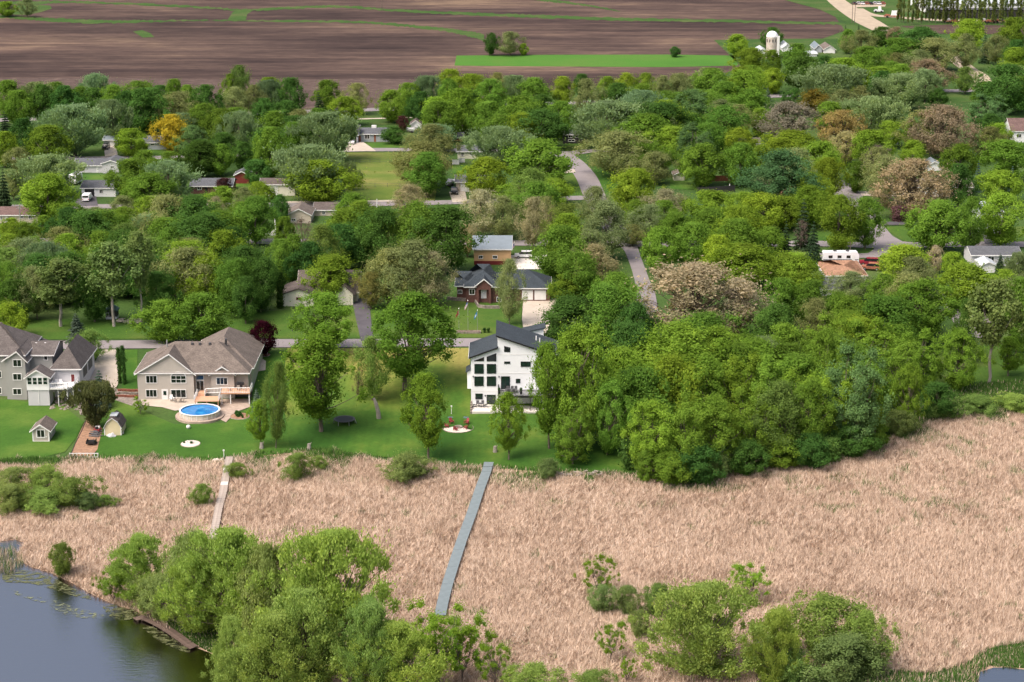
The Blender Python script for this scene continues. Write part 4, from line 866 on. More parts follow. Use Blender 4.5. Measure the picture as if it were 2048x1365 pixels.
def hip(S, x0, x1, d0, d1, z0, ze, rise, wm, rm, ov=.5, trim=None, axis='x', wall=True, inset=None):
    if wall: MB().box(x0, x1, d0, d1, z0, ze).build('wall', wm, S.root)
    X0, X1, D0, D1 = x0 - ov, x1 + ov, d0 - ov, d1 + ov; z = ze + .02; zr = z + rise
    if axis == 'x':
        dm = (D0 + D1) / 2; i = inset if inset is not None else (D1 - D0) / 2; r0, r1 = (X0 + i, dm, zr), (X1 - i, dm, zr)
        v = [(X0, D0, z), (X1, D0, z), (X1, D1, z), (X0, D1, z), r0, r1]; f = [(0, 1, 5, 4), (1, 2, 5), (2, 3, 4, 5), (3, 0, 4), (0, 3, 2, 1)]
    else:
        xm = (X0 + X1) / 2; i = inset if inset is not None else (X1 - X0) / 2; r0, r1 = (xm, D0 + i, zr), (xm, D1 - i, zr)
        v = [(X0, D0, z), (X1, D0, z), (X1, D1, z), (X0, D1, z), r0, r1]; f = [(0, 1, 4), (1, 2, 5, 4), (2, 3, 5), (3, 0, 4, 5), (0, 3, 2, 1)]
    rf = MB().add(v, f).build('roof', rm, S.root)
    if trim:
        MB().box(X0, X1, D0 - .05, D0 + .03, z - .24, z - .005).build('fascia', trim, rf)
        for xx in (X0, X1): MB().box(xx - .04, xx + .04, D0 + .04, D1, z - .24, z - .005).build('fascia', trim, rf)
    return rf
def window(S, x0, x1, z0, z1, d, nx=2, ny=1, frame=None, glass=None, fw=.12, parent=None, name='window'):
    frame = frame or M_trim; glass = glass or M_glass; mb = MB(); y0, y1 = d - .09, d + .01
    mb.box(x0, x1, y0, y1, z0, z0 + fw).box(x0, x1, y0, y1, z1 - fw, z1).box(x0, x0 + fw, y0, y1, z0 + fw, z1 - fw).box(x1 - fw, x1, y0, y1, z0 + fw, z1 - fw)
    xi0, xi1, zi0, zi1 = x0 + fw, x1 - fw, z0 + fw, z1 - fw; mw = fw * .55
    for i in range(1, nx): c = xi0 + (xi1 - xi0) * i / nx; mb.box(c - mw / 2, c + mw / 2, y0 + .01, y1, zi0, zi1)
    for i in range(1, ny): c = zi0 + (zi1 - zi0) * i / ny; mb.box(xi0, xi1, y0 + .015, y1, c - mw / 2, c + mw / 2)
    w = mb.build(name, frame, parent or S.root)
    for i in range(nx):
        a = xi0 + (xi1 - xi0) * i / nx; b = xi0 + (xi1 - xi0) * (i + 1) / nx
        MB().box(a, b, d - .04, d - .02, zi0, zi1).build('pane', glass, w)
    return w
def winp(S, a, b, d=0.0, **k):              # two picture corners on the wall at depth d
    x0, z1 = S.q(a[0], a[1], d); x1, z0 = S.q(b[0], b[1], d); return window(S, x0, x1, z0, z1, d, **k)
def polywin(S, pts, d, frame, glass, fw=.1):
    q = [S.q(*p, d) for p in pts]; cx = sum(p[0] for p in q) / len(q); cz = sum(p[1] for p in q) / len(q)
    w = MB().prism_y(q, d - .08, d + .01).build('window', frame, S.root)
    qi = [(cx + (x - cx) * .88, cz + (z - cz) * .86) for x, z in q]; MB().prism_y(qi, d - .10, d - .075).build('pane', glass, w); return w
def door(S, x0, x1, z0, z1, d, mat, trim=None):
    o = MB().box(x0, x1, d - .06, d + .02, z0, z1).build('door', mat, S.root)
    MB().box(x1 - .16, x1 - .08, d - .12, d - .055, z0 + .95, z0 + 1.06).build('handle', M_steel, o)
    if trim: MB().box(x0 - .1, x0, d - .08, d + .02, z0, z1 + .1).box(x1, x1 + .1, d - .08, d + .02, z0, z1 + .1).box(x0, x1, d - .08, d + .02, z1, z1 + .1).build('door_frame', trim, o)
    return o
def garage_door(S, x0, x1, z0, z1, d, mat=None):
    o = MB().box(x0, x1, d - .05, d + .02, z0, z1).build('garage_door', mat or M_trim, S.root); n = 4
    for i in range(n):
        a = z0 + (z1 - z0) * i / n; MB().box(x0 + .05, x1 - .05, d - .075, d - .045, a + .03, a + (z1 - z0) / n - .03).build('panel', mat or M_trim, o)
    return o
def vents(S, pts, mat=None):
    for x, y, z in pts: MB().box(x - .16, x + .16, y - .16, y + .16, z - .25, z + .14).build('roof_vent', mat or M_trim, S.root)
def pipe(S, x, y, z, hgt=.7, r=.07, mat=None): MB().tube([(x, y, z - .3), (x, y, z + hgt)], r, 6).build('vent_pipe', mat or M_trim, S.root)
def railing(S, p0, p1, hgt, mat, parent=None, step=.35, bal=.035):
    p0 = Vector(p0); p1 = Vector(p1); n = max(2, int((p1 - p0).length / step)); mb = MB(); mb.tube([p0 + Vector((0, 0, hgt)), p1 + Vector((0, 0, hgt))], .07, 4); mb.tube([p0 + Vector((0, 0, .12)), p1 + Vector((0, 0, .12))], .05, 4)
    for i in range(n + 1):
        q = p0 + (p1 - p0) * (i / n); mb.tube([q, q + Vector((0, 0, hgt))], .075 if i in (0, n) else bal, 4)
    return mb.build('railing', mat, parent or S.root)

# ---------------------------------------------------------------- grey house at left
A = Site('grey_house', 'grey three storey house with white sunroom at the left edge', 'house', 54, 800)
A.p.z -= 0.1; A.root.location.z -= 0.1
def a_(px, py, d): return A.q(px, py, d)
xl, ze = a_(8, 719, 0); xr_, _ = a_(62, 719, 0); xp, zp = a_(33, 703, 0)
gable_front(A, a_(15, 800, 0)[0], a_(55, 800, 0)[0], 0, 9, -.5, ze, zp, M_grey, M_r_grey, .6, M_trim, xp)
for (t, b) in ((719, 734), (747, 761), (777, 790)): winp(A, (25, t), (44, b), 0)
# block at the frame's edge and the high hip roofs behind
d = 1.5; xb0 = a_(-70, 790, d)[0]; xb1 = a_(15, 790, d)[0]; zb = a_(0, 709, d)[1]
MB().box(xb0, xb1 - .02, d, 14, -.5, zb).build('wall', M_grey, A.root)
for (t, b) in ((742, 756), (775, 788)): winp(A, (-6, t), (4, b), d, nx=1)
hip(A, a_(-75, 709, d)[0], a_(48, 709, d)[0], d - .2, d + 13, zb - .3, zb, 4.9, M_grey, M_r_grey, .5, M_trim, 'x', False)
d2 = 4.0; x0 = a_(56, 709, d2)[0]; x1 = a_(104, 709, d2)[0]; z1 = a_(80, 709, d2)[1]; zr = a_(80, 684, d2 + 5)[1]
gable_side(A, x0, x1, d2, d2 + 10, -.5, z1, zr, M_grey, M_r_grey, .5, M_trim)
winp(A, (87, 711), (96, 721), d2, nx=1)
for px in (55, 73, 91): xx, zz = a_(px, 686, d2 + 4.6); MB().box(xx - .18, xx + .18, d2 + 4.3, d2 + 4.8, zz - .5, zz + .1).build('roof_vent', M_trim, A.root)
xx, zz = a_(45, 664, 12); hip(A, xx - 4.2, xx + 4.2, 9.0, 16.5, zz - 3.6, zz - 3.4, 3.4, M_grey, M_r_grey, .4, M_trim, 'x')
xx, zz = a_(17, 667, 8); MB().box(xx - .25, xx + .25, 7.8, 8.3, zz - .6, zz + .1).build('skylight', M_trim, A.root)
# garage wing
d3 = 1.5; gx0 = a_(106, 737, d3)[0]; gx1 = a_(158, 737, d3)[0]; gz = a_(130, 737, d3)[1]
MB().box(gx0, gx1, d3, d3 + 14.5, -.5, gz).build('wall', M_palegrey, A.root)
hip(A, gx0, gx1, d3, d3 + 14.5, gz - .3, gz, 3.9, M_grey, M_r_grey, .6, M_trim, 'y', False)
for k in range(2):
    y0 = d3 + 3.5 + k * 5; MB().box(gx1 - .02, gx1 + .06, y0, y0 + 3.6, gz - 3.0, gz - .6).build('garage_door', M_darkgrey, A.root)
dx0, dz1 = a_(142, 749, d3); dx1, dz0 = a_(150, 768, d3); door(A, dx0, dx1, dz0, dz1, d3, M_maroon, M_trim)
# sunroom on posts with skirting, and deck
ds = -3.2; sx0, sz0 = a_(54, 781, ds); sx1, sze = a_(97, 754, ds); sxp, szp = a_(73, 740, ds)
gable_front(A, sx0, sx1, ds, .5, sz0, sze, szp, M_white, M_r_grey, .45, M_trim, sxp)
MB().box(sx0 + .1, sx1 - .1, ds + .15, 0.2, a_(60, 812, ds)[1], sz0 - .03).build('skirting', M_palegrey, A.root)
MB().box((sx0 + sx1) / 2 - .06, (sx0 + sx1) / 2 + .06, ds + .08, ds + .16, a_(60, 810, ds)[1], sz0 - .05).build('batten', M_trim, A.root)
for k in range(4):
    wa = sx0 + .15 + k * (sx1 - sx0 - .3) / 4; window(A, wa, wa + (sx1 - sx0 - .3) / 4 - .06, a_(60, 770, ds)[1], a_(60, 755, ds)[1], ds, 1, 2, M_trim, M_glass_g, .1)
for k in range(2): MB().box(sx1 - .02, sx1 + .05, ds + .4 + k * 1.5, ds + 1.7 + k * 1.5, a_(60, 770, ds)[1], a_(60, 756, ds)[1]).build('side_window', M_glass, A.root)
dkx1 = a_(147, 780, ds)[0]; dkz = a_(120, 780, ds)[1]
MB().prism_z([(sx1 + .03, ds + .1), (dkx1 - 1.2, ds + .1), (dkx1, ds + 1.4), (dkx1, d3 - .05), (sx1 + .03, d3 - .05)], dkz, dkz + .25).build('deck', M_trim, A.root)
railing(A, (sx1 + .1, ds + .15, dkz + .25), (dkx1 - 1.2, ds + .15, dkz + .25), 1.05, M_trim); railing(A, (dkx1 - 1.2, ds + .15, dkz + .25), (dkx1 - .05, ds + 1.4, dkz + .25), 1.05, M_trim); railing(A, (dkx1 - .05, ds + 1.5, dkz + .25), (dkx1 - .05, d3 - .2, dkz + .25), 1.05, M_trim)
for xx in (sx1 + 1.6, dkx1 - 1.4, dkx1 - .2): MB().tube([(xx, ds + .5, a_(60, 812, ds)[1] - .4), (xx, ds + .5, dkz)], .1, 6).build('deck_post', M_trim, A.root)

# ---------------------------------------------------------------- beige house with the pool
B = Site('beige_house', 'beige house with grey hip roofs, arched window and pool deck', 'house', 330, 800)
b = B.q
x0 = b(277, 800, 0)[0]; x1 = b(389, 800, 0)[0]; ze = b(330, 746, 0)[1]; xp, zp = b(338, 708, 0)
gable_front(B, x0, x1, 0, 8, -.4, ze, zp, M_beige, M_r_taupe, .55, M_trim, xp)
MB().box(x0 + .3, x1 - .3, -.05, -.003, ze - .02, ze + .14).build('gable_band', M_trim, B.root)
xm1 = b(494, 747, 0)[0]
MB().box(x1 - .02, xm1, 1.6, 14, -.4, ze).build('wall', M_beige, B.root)
zr = b(390, 684, 7)[1]
hip(B, x0, xm1, .4, 14.2, ze - .3, ze, zr - ze, M_beige, M_r_taupe, .6, M_trim, 'x', False, 7.2)
# rear garage wing, ridge running back
xw, zw = b(450, 669, 12); wx1 = b(503, 748, 4)[0]; wx0 = 2 * xw - wx1
MB().box(wx0, wx1, 4.0, 24, -.4, ze).build('wall', M_beige, B.root)
hip(B, wx0, wx1, 4.0, 24, ze - .3, ze, zw - ze, M_beige, M_r_taupe, .6, M_trim, 'y', False)
# small gable at right
gx0 = b(421, 748, 0)[0]; gx1 = b(467, 748, 0)[0]; gxp, gzp = b(444, 733, .6)
gable_front(B, gx0, gx1, .6, 6, -.4, b(440, 748, .6)[1], gzp, M_beige, M_r_taupe, .45, M_trim, gxp)
winp(B, (432, 755), (456, 770), .6, nx=3)
winp(B, (291, 751), (315, 767), 0, nx=3); winp(B, (291, 779), (315, 795), 0, nx=3); winp(B, (341, 779), (373, 796), 0, nx=3)
wa, wz1 = b(341, 751, 0); wb, wz0 = b(373, 767, 0); w = window(B, wa, wb, wz0, wz1, 0, 3, 2)
arc = [(wa + (wb - wa) * (i / 10), wz1 + .75 * math.sin(math.pi * i / 10) ** .8) for i in range(11)]
MB().prism_y(arc, -.09, .01).build('arch_frame', M_trim, w); MB().prism_y([(((x - (wa + wb) / 2) * .86 + (wa + wb) / 2), (z - wz1) * .8 + wz1) for x, z in arc], -.11, -.085).build('pane', M_glass, w)
da, dz1 = b(324, 780, 0); db, dz0 = b(336, 800, 0); dd = door(B, da, db, dz0, dz1, 0, M_trim, M_trim); MB().box(da + .25, db - .25, -.085, -.055, dz0 + 1.0, dz1 - .25).build('pane', M_glass_g, dd)
# recessed glazed entry
ra, rz1 = b(391, 750, 1.6); rb, rz0 = b(409, 781, 1.6); zm = b(391, 761, 1.6)[1]
window(B, ra, rb, zm + .05, rz1, 1.6, 1, 1, M_trim, plain('sky_glass', (.02, .06, .13), .06, .2)); window(B, ra, rb, rz0, zm, 1.6, 2, 1, M_trim)
for px, py in ((385, 684), (400, 684), (420, 684)): xx, zz = b(px, py, 7); MB().box(xx - .2, xx + .2, 6.3, 6.8, zz - .5, zz - .05).build('roof_vent', M_darkgrey, B.root)
xx, zz = b(334, 690, 6); pipe(B, xx, 6, zz - .3, 1.3, .14, M_steel)
for py in (677, 681, 685): xx, zz = b(452, py, 8); MB().box(xx - .2, xx + .2, 7.6, 8.0, zz - .6, zz).build('roof_vent', M_darkgrey, B.root)
# upper deck, stairs and pool deck
dz = b(470, 786, -2.6)[1]; kx0 = b(441, 786, -2.6)[0]; kx1 = b(500, 786, -2.6)[0]
MB().box(kx0, kx1, -2.7, 1.5, dz - .25, dz).build('deck', M_deckwood, B.root)
railing(B, (kx0, -2.65, dz), (kx1, -2.65, dz), 1.05, M_trim); railing(B, (kx1, -2.65, dz), (kx1, 1.3, dz), 1.05, M_trim)
for xx in (kx0 + .2, (kx0 + kx1) / 2 - 1, kx1 - .2): MB().box(xx - .09, xx + .09, -2.6, -2.42, -.5, dz - .25).build('deck_post', M_trim, B.root)
MB().box(kx0 + .6, kx1 - .2, 1.45, 1.58, 0, dz - .6).build('shade_panel', M_darkgrey, B.root)  # flat dark panel painted in for the shade of the openings under the deck
lx0 = b(392, 803, -3)[0]; lx1 = b(441, 803, -3)[0]; lz = 1.35
MB().box(b(397, 790, -.5)[0], b(412, 790, -.5)[0], -1.2, 1.5, dz - .9, dz - .65).build('landing', M_deckwood, B.root)
MB().box(lx0, lx1, -5.0, -1.9, lz - .2, lz).build('pool_deck', M_deckwood, B.root)
for xx in (lx0 + .2, (lx0 + lx1) / 2, lx1 - .2): MB().box(xx - .08, xx + .08, -4.9, -4.75, -.6, lz - .2).build('deck_post', M_deckwood, B.root)
sxa = b(397, 790, -.5)[0]; sxb = b(411, 790, -.5)[0]; n = 7
for i in range(n):
    z = lz + (dz - .65 - lz) * (i + .5) / n; y = -1.9 + .1 * i - .05; MB().box(sxa, sxb, y, y + .12 + .0, z - .12, z).build('stair_tread', M_deckwood, B.root)
railing(B, (sxa - .1, -1.1, dz - .65), (lx0, -4.7, lz), .95, M_trim); railing(B, (sxb + .1, -1.1, dz - .65), (sxb + .1, -1.9, lz), .95, M_trim)
railing(B, (kx0, -2.6, dz - .02), (sxb + .2, -1.0, dz - .65), 1.0, M_trim); railing(B, (lx1 - .05, -4.9, lz), (lx1 - .05, -2.0, lz), .95, M_trim)
sheet('patio', [(280, 800), (395, 800), (395, 815), (350, 823), (325, 816), (285, 812)], .13, M_concrete)
sheet('patio', [(440, 800), (500, 799), (500, 815), (470, 826), (452, 846), (440, 840)], .12, M_paver)

# ---------------------------------------------------------------- white modern house
C = Site('white_modern_house', 'white modern house with opposing charcoal shed roofs', 'house', 970, 809)
def c6(X, Y, d=0.0): return C.q(900 + X / 6.2, 620 + Y / 6.2, d)
def p6(X, Y): return (900 + X / 6.2, 620 + Y / 6.2)
xl = c6(262, 1170)[0]; xs = c6(592, 1170)[0]; xr = c6(1338, 1170)[0]
zl = c6(240, 585)[1]; zs = c6(608, 465)[1]; zh = c6(588, 325)[1]; zrr = c6(1360, 575)[1]
DL, DR = 10.2, 10.8
MB().prism_y([(xl, -.6), (xs, -.6), (xs, zs - .15), (xl, zl + .1)], 0, DL).build('wall', M_whitewall, C.root)
MB().prism_y([(xs + .01, -.6), (xr, -.6), (xr, zrr + .1), (xs + .01, zh - .1)], .03, DR).build('wall', M_whitewall, C.root)
def mono(xa, za, xb, zb, f0, f1, name='roof'):
    r = MB().slab([(xa, f0, za), (xb, f0, zb), (xb, f1, zb), (xa, f1, za)], .12).build(name, M_r_black, C.root)
    MB().prism_y([(xa, za - .01), (xb, zb - .01), (xb, zb - .30), (xa, za - .30)], f0 - .06, f0 - .005).build('fascia', M_blacktrim, r); return r
sl = (zs - zl) / (xs - xl); r = mono(xl - .45, zl - .45 * sl + .16, xs + .1, zs + .16, -.4, DL + .3)
MB().box(xl - .52, xl - .46, -.4, DL + .3, zl - .45 * sl - .12, zl - .45 * sl + .15).build('gutter', M_trim, r)
sr = (zh - zrr) / (xr - xs); r = mono(xs - .35, zh + .35 * sr + .16, xr + .45, zrr - .45 * sr + .16, -.4, DR + .4)
for X, Y in ((1070, 355), (1113, 378)): xx, zz = c6(X, Y, 4); pipe(C, xx, 4, zz - .1, .6, .12)
BK = dict(frame=M_blacktrim, glass=M_glass_g, fw=.09)
polywin(C, [p6(300, 637), p6(421, 637), p6(421, 587), p6(300, 630)], 0, M_blacktrim, M_glass); polywin(C, [p6(455, 638), p6(574, 638), p6(574, 538), p6(455, 582)], 0, M_blacktrim, M_glass)
for X in (302, 456):
    winp(C, p6(X, 672), p6(X + 116, 790), 0, nx=1, **BK); winp(C, p6(X, 826), p6(X + 115, 945), 0, nx=2, **BK)
winp(C, p6(314, 1039), p6(405, 1108), 0, nx=1, **BK); winp(C, p6(454, 1054), p6(566, 1170), 0, nx=2, **BK)
polywin(C, [p6(672, 523), p6(746, 523), p6(746, 470), p6(672, 448)], .03, M_blacktrim, M_glass)
winp(C, p6(671, 641), p6(746, 669), .03, nx=1, **BK); winp(C, p6(632, 825), p6(743, 983), .03, nx=2, **BK); winp(C, p6(816, 856), p6(871, 909), .03, nx=1, **BK)
winp(C, p6(876, 642), p6(1000, 706), .03, nx=2, **BK); winp(C, p6(1154, 650), p6(1266, 717), .03, nx=2, **BK); winp(C, p6(1120, 850), p6(1240, 960), .03, nx=2, **BK)
for Y in (556, 788): z = c6(700, Y)[1]; MB().box(xs + .03, xr, -.01, .028, z - .06, z + .06).build('band_board', M_trim, C.root)
z = c6(300, 1010)[1]; MB().box(xl, xs - .02, -.03, -.002, z - .06, z + .06).build('band_board', M_trim, C.root)
for X, Y in ((287, 828), (607, 828), (437, 1063)): xx, zz = c6(X, Y); MB().box(xx - .09, xx + .09, -.16, -.01, zz - .15, zz + .15).build('wall_light', M_blacktrim, C.root)
bx0 = c6(215, 970, 4)[0]; bz0 = c6(215, 970, 4)[1]; bz1 = c6(215, 760, 4)[1]
MB().prism_y([(bx0, bz0), (xl - .01, bz0), (xl - .01, bz1 + .5), (bx0, bz1)], 3.5, 7).build('side_bay', M_whitewall, C.root)
MB().slab([(bx0 - .3, 3.2, bz1 - .02), (xl - .02, 3.2, bz1 + .62), (xl - .02, 7.3, bz1 + .62), (bx0 - .3, 7.3, bz1 - .02)], .14).build('bay_roof', M_r_black, C.root)
# rear garage roof peeping out behind
gx, gzz = c6(1010, 215, 22); MB().prism_y([(gx - 1.5, -1), (gx + 2.5, -1), (gx + 2.5, gzz + .35), (gx - 1.5, gzz - .5)], 20, 23).build('garage_wall', M_whitewall, C.root)
MB().slab([(gx - 1.9, 19.6, gzz - .45), (gx + 2.9, 19.6, gzz + .58), (gx + 2.9, 23.4, gzz + .58), (gx - 1.9, 23.4, gzz - .45)], .2).build('garage_roof', M_r_black, C.root)
# deck with dark railing
kz = c6(800, 985)[1]; kx0 = xs + .1; kx1 = xr - 1.0; kd = -4.4
MB().box(kx0, kx1, kd, .02, kz - .14, kz).build('deck', M_greydeck, C.root); MB().box(kx0, kx1, kd - .05, kd - .005, kz - .4, kz - .02).build('deck_fascia', M_blacktrim, C.root)
railing(C, (kx0 + .05, kd + .05, kz), (kx1, kd + .05, kz), 1.0, M_blacktrim, None, .22, .016); railing(C, (kx0 + .05, kd + .05, kz), (kx0 + .05, -.1, kz), 1.0, M_blacktrim, None, .22, .016)
for xx in (kx0 + .1, kx0 + 6.3, kx1 - .2): MB().box(xx - .08, xx + .08, kd + .05, kd + .21, -.4, kz - .14).build('deck_post', M_blacktrim, C.root)
pz = .06
MB().box(xl + .3, xr - .5, -5.0, -.02, -.7, pz).build('patio_slab', M_paleconc, C.root)
for i in range(5): MB().box(xl - .1 - .0, xl + .27, -5.0 + i * .8, -4.3 + i * .8, -.8 + i * .2, .05 + i * .26).build('retaining_block', M_stone, C.root)

# ---------------------------------------------------------------- cream house, brick house, ochre barn
D = Site('cream_house', 'cream gabled house with brown roof above the road', 'house', 610, 613)
q = D.q; x0 = q(566, 613)[0]; x1 = q(627, 613)[0]; ze = q(600, 588)[1]; xp, zp = q(597, 577)
gable_front(D, x0, x1, 0, 9, -.3, ze, zp, M_cream, M_r_brown, .5, M_r_brown, xp)
mx0 = q(598, 580, 5)[0]; mx1 = q(716, 600, 5)[0]; gable_side(D, mx0, mx1, 4.0, 16, -.3, q(690, 582, 4)[1], q(690, 541, 10)[1], M_cream, M_r_brown, .5, M_cream)
winp(D, (592, 595), (602, 600), 0, nx=1, frame=M_maroon); winp(D, (650, 588), (668, 598), 4.0, nx=3)
gx0 = q(672, 600, 1)[0]; gx1 = q(706, 600, 1)[0]; gable_front(D, gx0, gx1, 1, 8, -.3, q(690, 586, 1)[1], q(690, 570, 1)[1], M_cream, M_r_brown, .5, M_r_brown)
garage_door(D, gx0 + .6, gx1 - .6, 0, 2.3, 1, M_cream)
E = Site('brick_house', 'red brick house with charcoal roof and two garage doors', 'house', 1000, 606)
q = E.q; x0 = q(932, 606)[0]; x1 = q(1100, 606)[0]; ze = q(950, 573)[1]
xm = q(1060, 606)[0]
xw = q(914, 606, 2)[0]; xc = q(1000, 606)[0]
hip(E, xw, q(940, 606, 2)[0], 2, 9, -.5, ze - .3, 2.6, M_brick, M_r_black, .5, M_trim, 'x')
hip(E, x0, xc, 0, 11, -.5, ze, 4.0, M_brick, M_r_black, .5, M_trim, 'x')
hip(E, xc - 3, x1, 1.2, 11.5, -.5, q(1080, 576, 1.2)[1], 3.2, M_brick, M_r_black, .5, M_trim, 'x')
px0 = q(953, 600, -1)[0]; px1 = q(982, 600, -1)[0]; pxm, pzp = q(968, 558, -1)
gable_front(E, px0, px1, -1, 4, q(960, 580, -1)[1], q(960, 570, -1)[1], pzp, M_brick, M_r_black, .4, M_trim, pxm)
for xx in (px0 + .25, px1 - .25): MB().box(xx - .25, xx + .25, -1, -.5, -.4, q(960, 580, -1)[1]).build('porch_pillar', M_brick, E.root)
da, dz1 = q(963, 572); db, dz0 = q(972, 597); door(E, da, db, dz0, dz1, 0, M_palegrey, M_trim)
winp(E, (938, 578), (950, 590), 0); winp(E, (993, 594), (1003, 604), -.02, nx=2); winp(E, (915, 580), (925, 588), 2)
for (u0, u1) in ((1044, 1066), (1069, 1092)): ga, gz1 = q(u0, 581, 1.2); gb, gz0 = q(u1, 600, 1.2); garage_door(E, ga, gb, gz0, gz1, 1.2)
E_w = [(895, 600), (930, 603), (950, 605), (957, 616), (972, 618), (1000, 618)]
for i in range(len(E_w) - 1):
    pa = P(*E_w[i]) - E.p; pb = P(*E_w[i + 1]) - E.p; dv = (pb - pa).normalized(); nv = Vector((-dv.y, dv.x, 0)) * .2
    MB().prism_z([(pa - nv)[:2], (pb - nv)[:2], (pb + nv)[:2], (pa + nv)[:2]], -.3, .75).build('retaining_wall', M_stone, E.root)
F = Site('ochre_barn', 'ochre two storey barn with pale metal roof', 'barn', 985, 530)
q = F.q; x0 = q(948, 530)[0]; x1 = q(1022, 530)[0]; ze = q(990, 498)[1]
gable_side(F, x0, x1, 0, 11, 0, ze, q(990, 472, 5.5)[1], M_ochre, M_r_metal, .35, M_trim)
MB().box(x0 - .01, x1 + .01, -.03, -.002, -.3, q(990, 527)[1] + .6).build('base_band', M_maroon, F.root)
winp(F, (957, 511), (966, 518), 0); winp(F, (985, 511), (995, 518), 0); da, dz1 = q(1014, 518); db, dz0 = q(1018, 530); door(F, da, db, max(dz0, .05), dz1, 0, M_trim)

# ---------------------------------------------------------------- far ranch houses
def ranch(name, label, px0, px1, py, eave_py, ridge_py, depth, wm, rm, wins=(), doors=(), gar=(), style='side', cat='house', trim=M_trim, chim=None):
    S = Site(name, label, cat, (px0 + px1) / 2, py); x0 = S.q(px0, py)[0]; x1 = S.q(px1, py)[0]; ze = S.q(px0, eave_py)[1]
    if style == 'side': gable_side(S, x0, x1, 0, depth, -.3, ze, S.q(px0, ridge_py, depth / 2)[1], wm, rm, .4, trim)
    elif style == 'front': gable_front(S, x0, x1, 0, depth, -.3, ze, S.q(px0, ridge_py, 0)[1], wm, rm, .4, trim)
    else: hip(S, x0, x1, 0, depth, -.3, ze, S.q(px0, ridge_py, depth / 2)[1] - ze, wm, rm, .4, trim)
    for w in wins: window(S, S.q(w[0], py)[0], S.q(w[2], py)[0], S.q(0, w[3])[1], S.q(0, w[1])[1], 0, 2, 1, M_trim, M_glass, .14)
    for w in doors: door(S, S.q(w[0], py)[0], S.q(w[2], py)[0], .05, S.q(0, w[1])[1], 0, w[4] if len(w) > 4 else M_trim)
    for w in gar: garage_door(S, S.q(w[0], py)[0], S.q(w[2], py)[0], .05, S.q(0, w[1])[1], 0, w[4] if len(w) > 4 else None)
    if chim: xx, zz = S.q(chim[0], chim[1], depth / 2); MB().box(xx - .8, xx + .8, depth / 2 - .4, depth / 2 + .4, zz - 1.6, zz + .7).build('chimney', M_trim, S.root)
    return S
ranch('ranch_house', 'grey ranch house with white car in its concrete drive', 703, 783, 284, 268, 256, 9, M_bluegrey, M_r_slate, [(729, 269, 740, 279)], [(748, 270, 752, 283, M_rust), (716, 272, 722, 284, M_rust)], chim=(748, 255))
s = Site('ranch_house_wing', 'grey garage wing under slate hip roof left of orange door', 'garage', 708, 287); hip(s, s.q(694, 287)[0], s.q(716, 287)[0], 0, 9, -.3, s.q(700, 270)[1], 2.6, M_bluegrey, M_r_slate, .4, M_trim); window(s, s.q(705, 287)[0], s.q(714, 287)[0], .1, 2.3, 0, 1, 1, M_trim, M_black)
ranch('ranch_house', 'grey ranch house with patio furniture at far left', 149, 212, 346, 331, 317, 10, M_palegrey, M_r_slate, [(166, 333, 172, 340)], [(193, 332, 197, 344)])
s = ranch('house_wing', 'grey gabled wing right of the far left patio', 205, 240, 347, 327, 321, 9, M_palegrey, M_r_slate, [(221, 332, 229, 337), (217, 345, 221, 347)], style='front', cat='house')
ranch('ranch_house', 'white ranch house with open garage behind the white van', 164, 232, 394, 376, 361, 10, M_white, M_r_slate, [(199, 379, 207, 387)], [], [(170, 378, 189, 393, M_black)])  # black door panel paints in the shade inside the open garage
ranch('ranch_house', 'small grey house beside the golden orange tree', 287, 333, 300, 285, 272, 9, M_bluegrey, M_r_slate, [(302, 286, 309, 292), (320, 286, 330, 292)], [(291, 286, 295, 297, M_maroon)])
ranch('garage', 'pale blue detached garage with grey roof at far left', 208, 234, 293, 280, 270, 8, M_bluegrey, M_r_metal, [], [], [(220, 282, 232, 293)], 'side', 'garage')
ranch('ranch_house', 'beige house with reddish roof at the left edge', -40, 76, 447, 430, 414, 10, M_tan, M_r_red, [(1, 432, 6, 441), (42, 431, 48, 437), (58, 431, 65, 439)], [(11, 432, 16, 445)])
ranch('ranch_house', 'long low house with red walls beside the red shed', 382, 464, 388, 372, 357, 9, M_brick, M_r_slate, [(395, 373, 404, 380), (430, 373, 437, 380)], [(410, 373, 415, 386, M_black)])
ranch('garden_shed', 'red garden shed with grey gable roof', 470, 498, 368, 350, 343, 6, M_redsiding, M_r_slate, style='front', cat='shed')
ranch('ranch_house', 'pale house with brown roof right of the red shed', 521, 590, 392, 369, 357, 9, M_cream, M_r_brown, [(577, 374, 584, 380)], [], [(540, 372, 556, 386)])
ranch('ranch_house', 'beige house with low brown gable above white fence', 574, 622, 447, 430, 418, 9, M_tan, M_r_taupe, [(583, 437, 592, 443)], style='front')
ranch('ranch_house', 'brown roofed house wing facing the middle street', 628, 680, 432, 420, 405, 10, M_tan, M_r_brown, [(644, 423, 651, 430)])
ranch('ranch_house', 'pale green house with white deck left of dark trees', 915, 972, 318, 303, 291, 9, M_cream, M_r_slate, [(922, 305, 928, 313), (940, 305, 946, 312)])
ranch('garage', 'tan garage with white door beside the black pickup', 912, 968, 384, 364, 350, 9, M_tan, M_r_slate, [], [], [(921, 367, 938, 382)], 'side', 'garage')
ranch('dark_house', 'dark two storey house at the top of the central street', 1126, 1180, 288, 269, 255, 10, M_darkwall, M_r_slate, [(1136, 270, 1146, 276), (1136, 279, 1150, 284), (1150, 270, 1158, 276)])
ranch('garden_shed', 'cream garden shed right of the central street', 1348, 1369, 362, 350, 345, 6, M_cream, M_r_taupe, [(1357, 345.5, 1361, 348.5)], style='front', cat='shed')
ranch('ranch_house', 'house with grey roof half hidden behind green trees', 1470, 1520, 300, 287, 276, 10, M_tan, M_r_taupe, [(1480, 289, 1488, 294)])
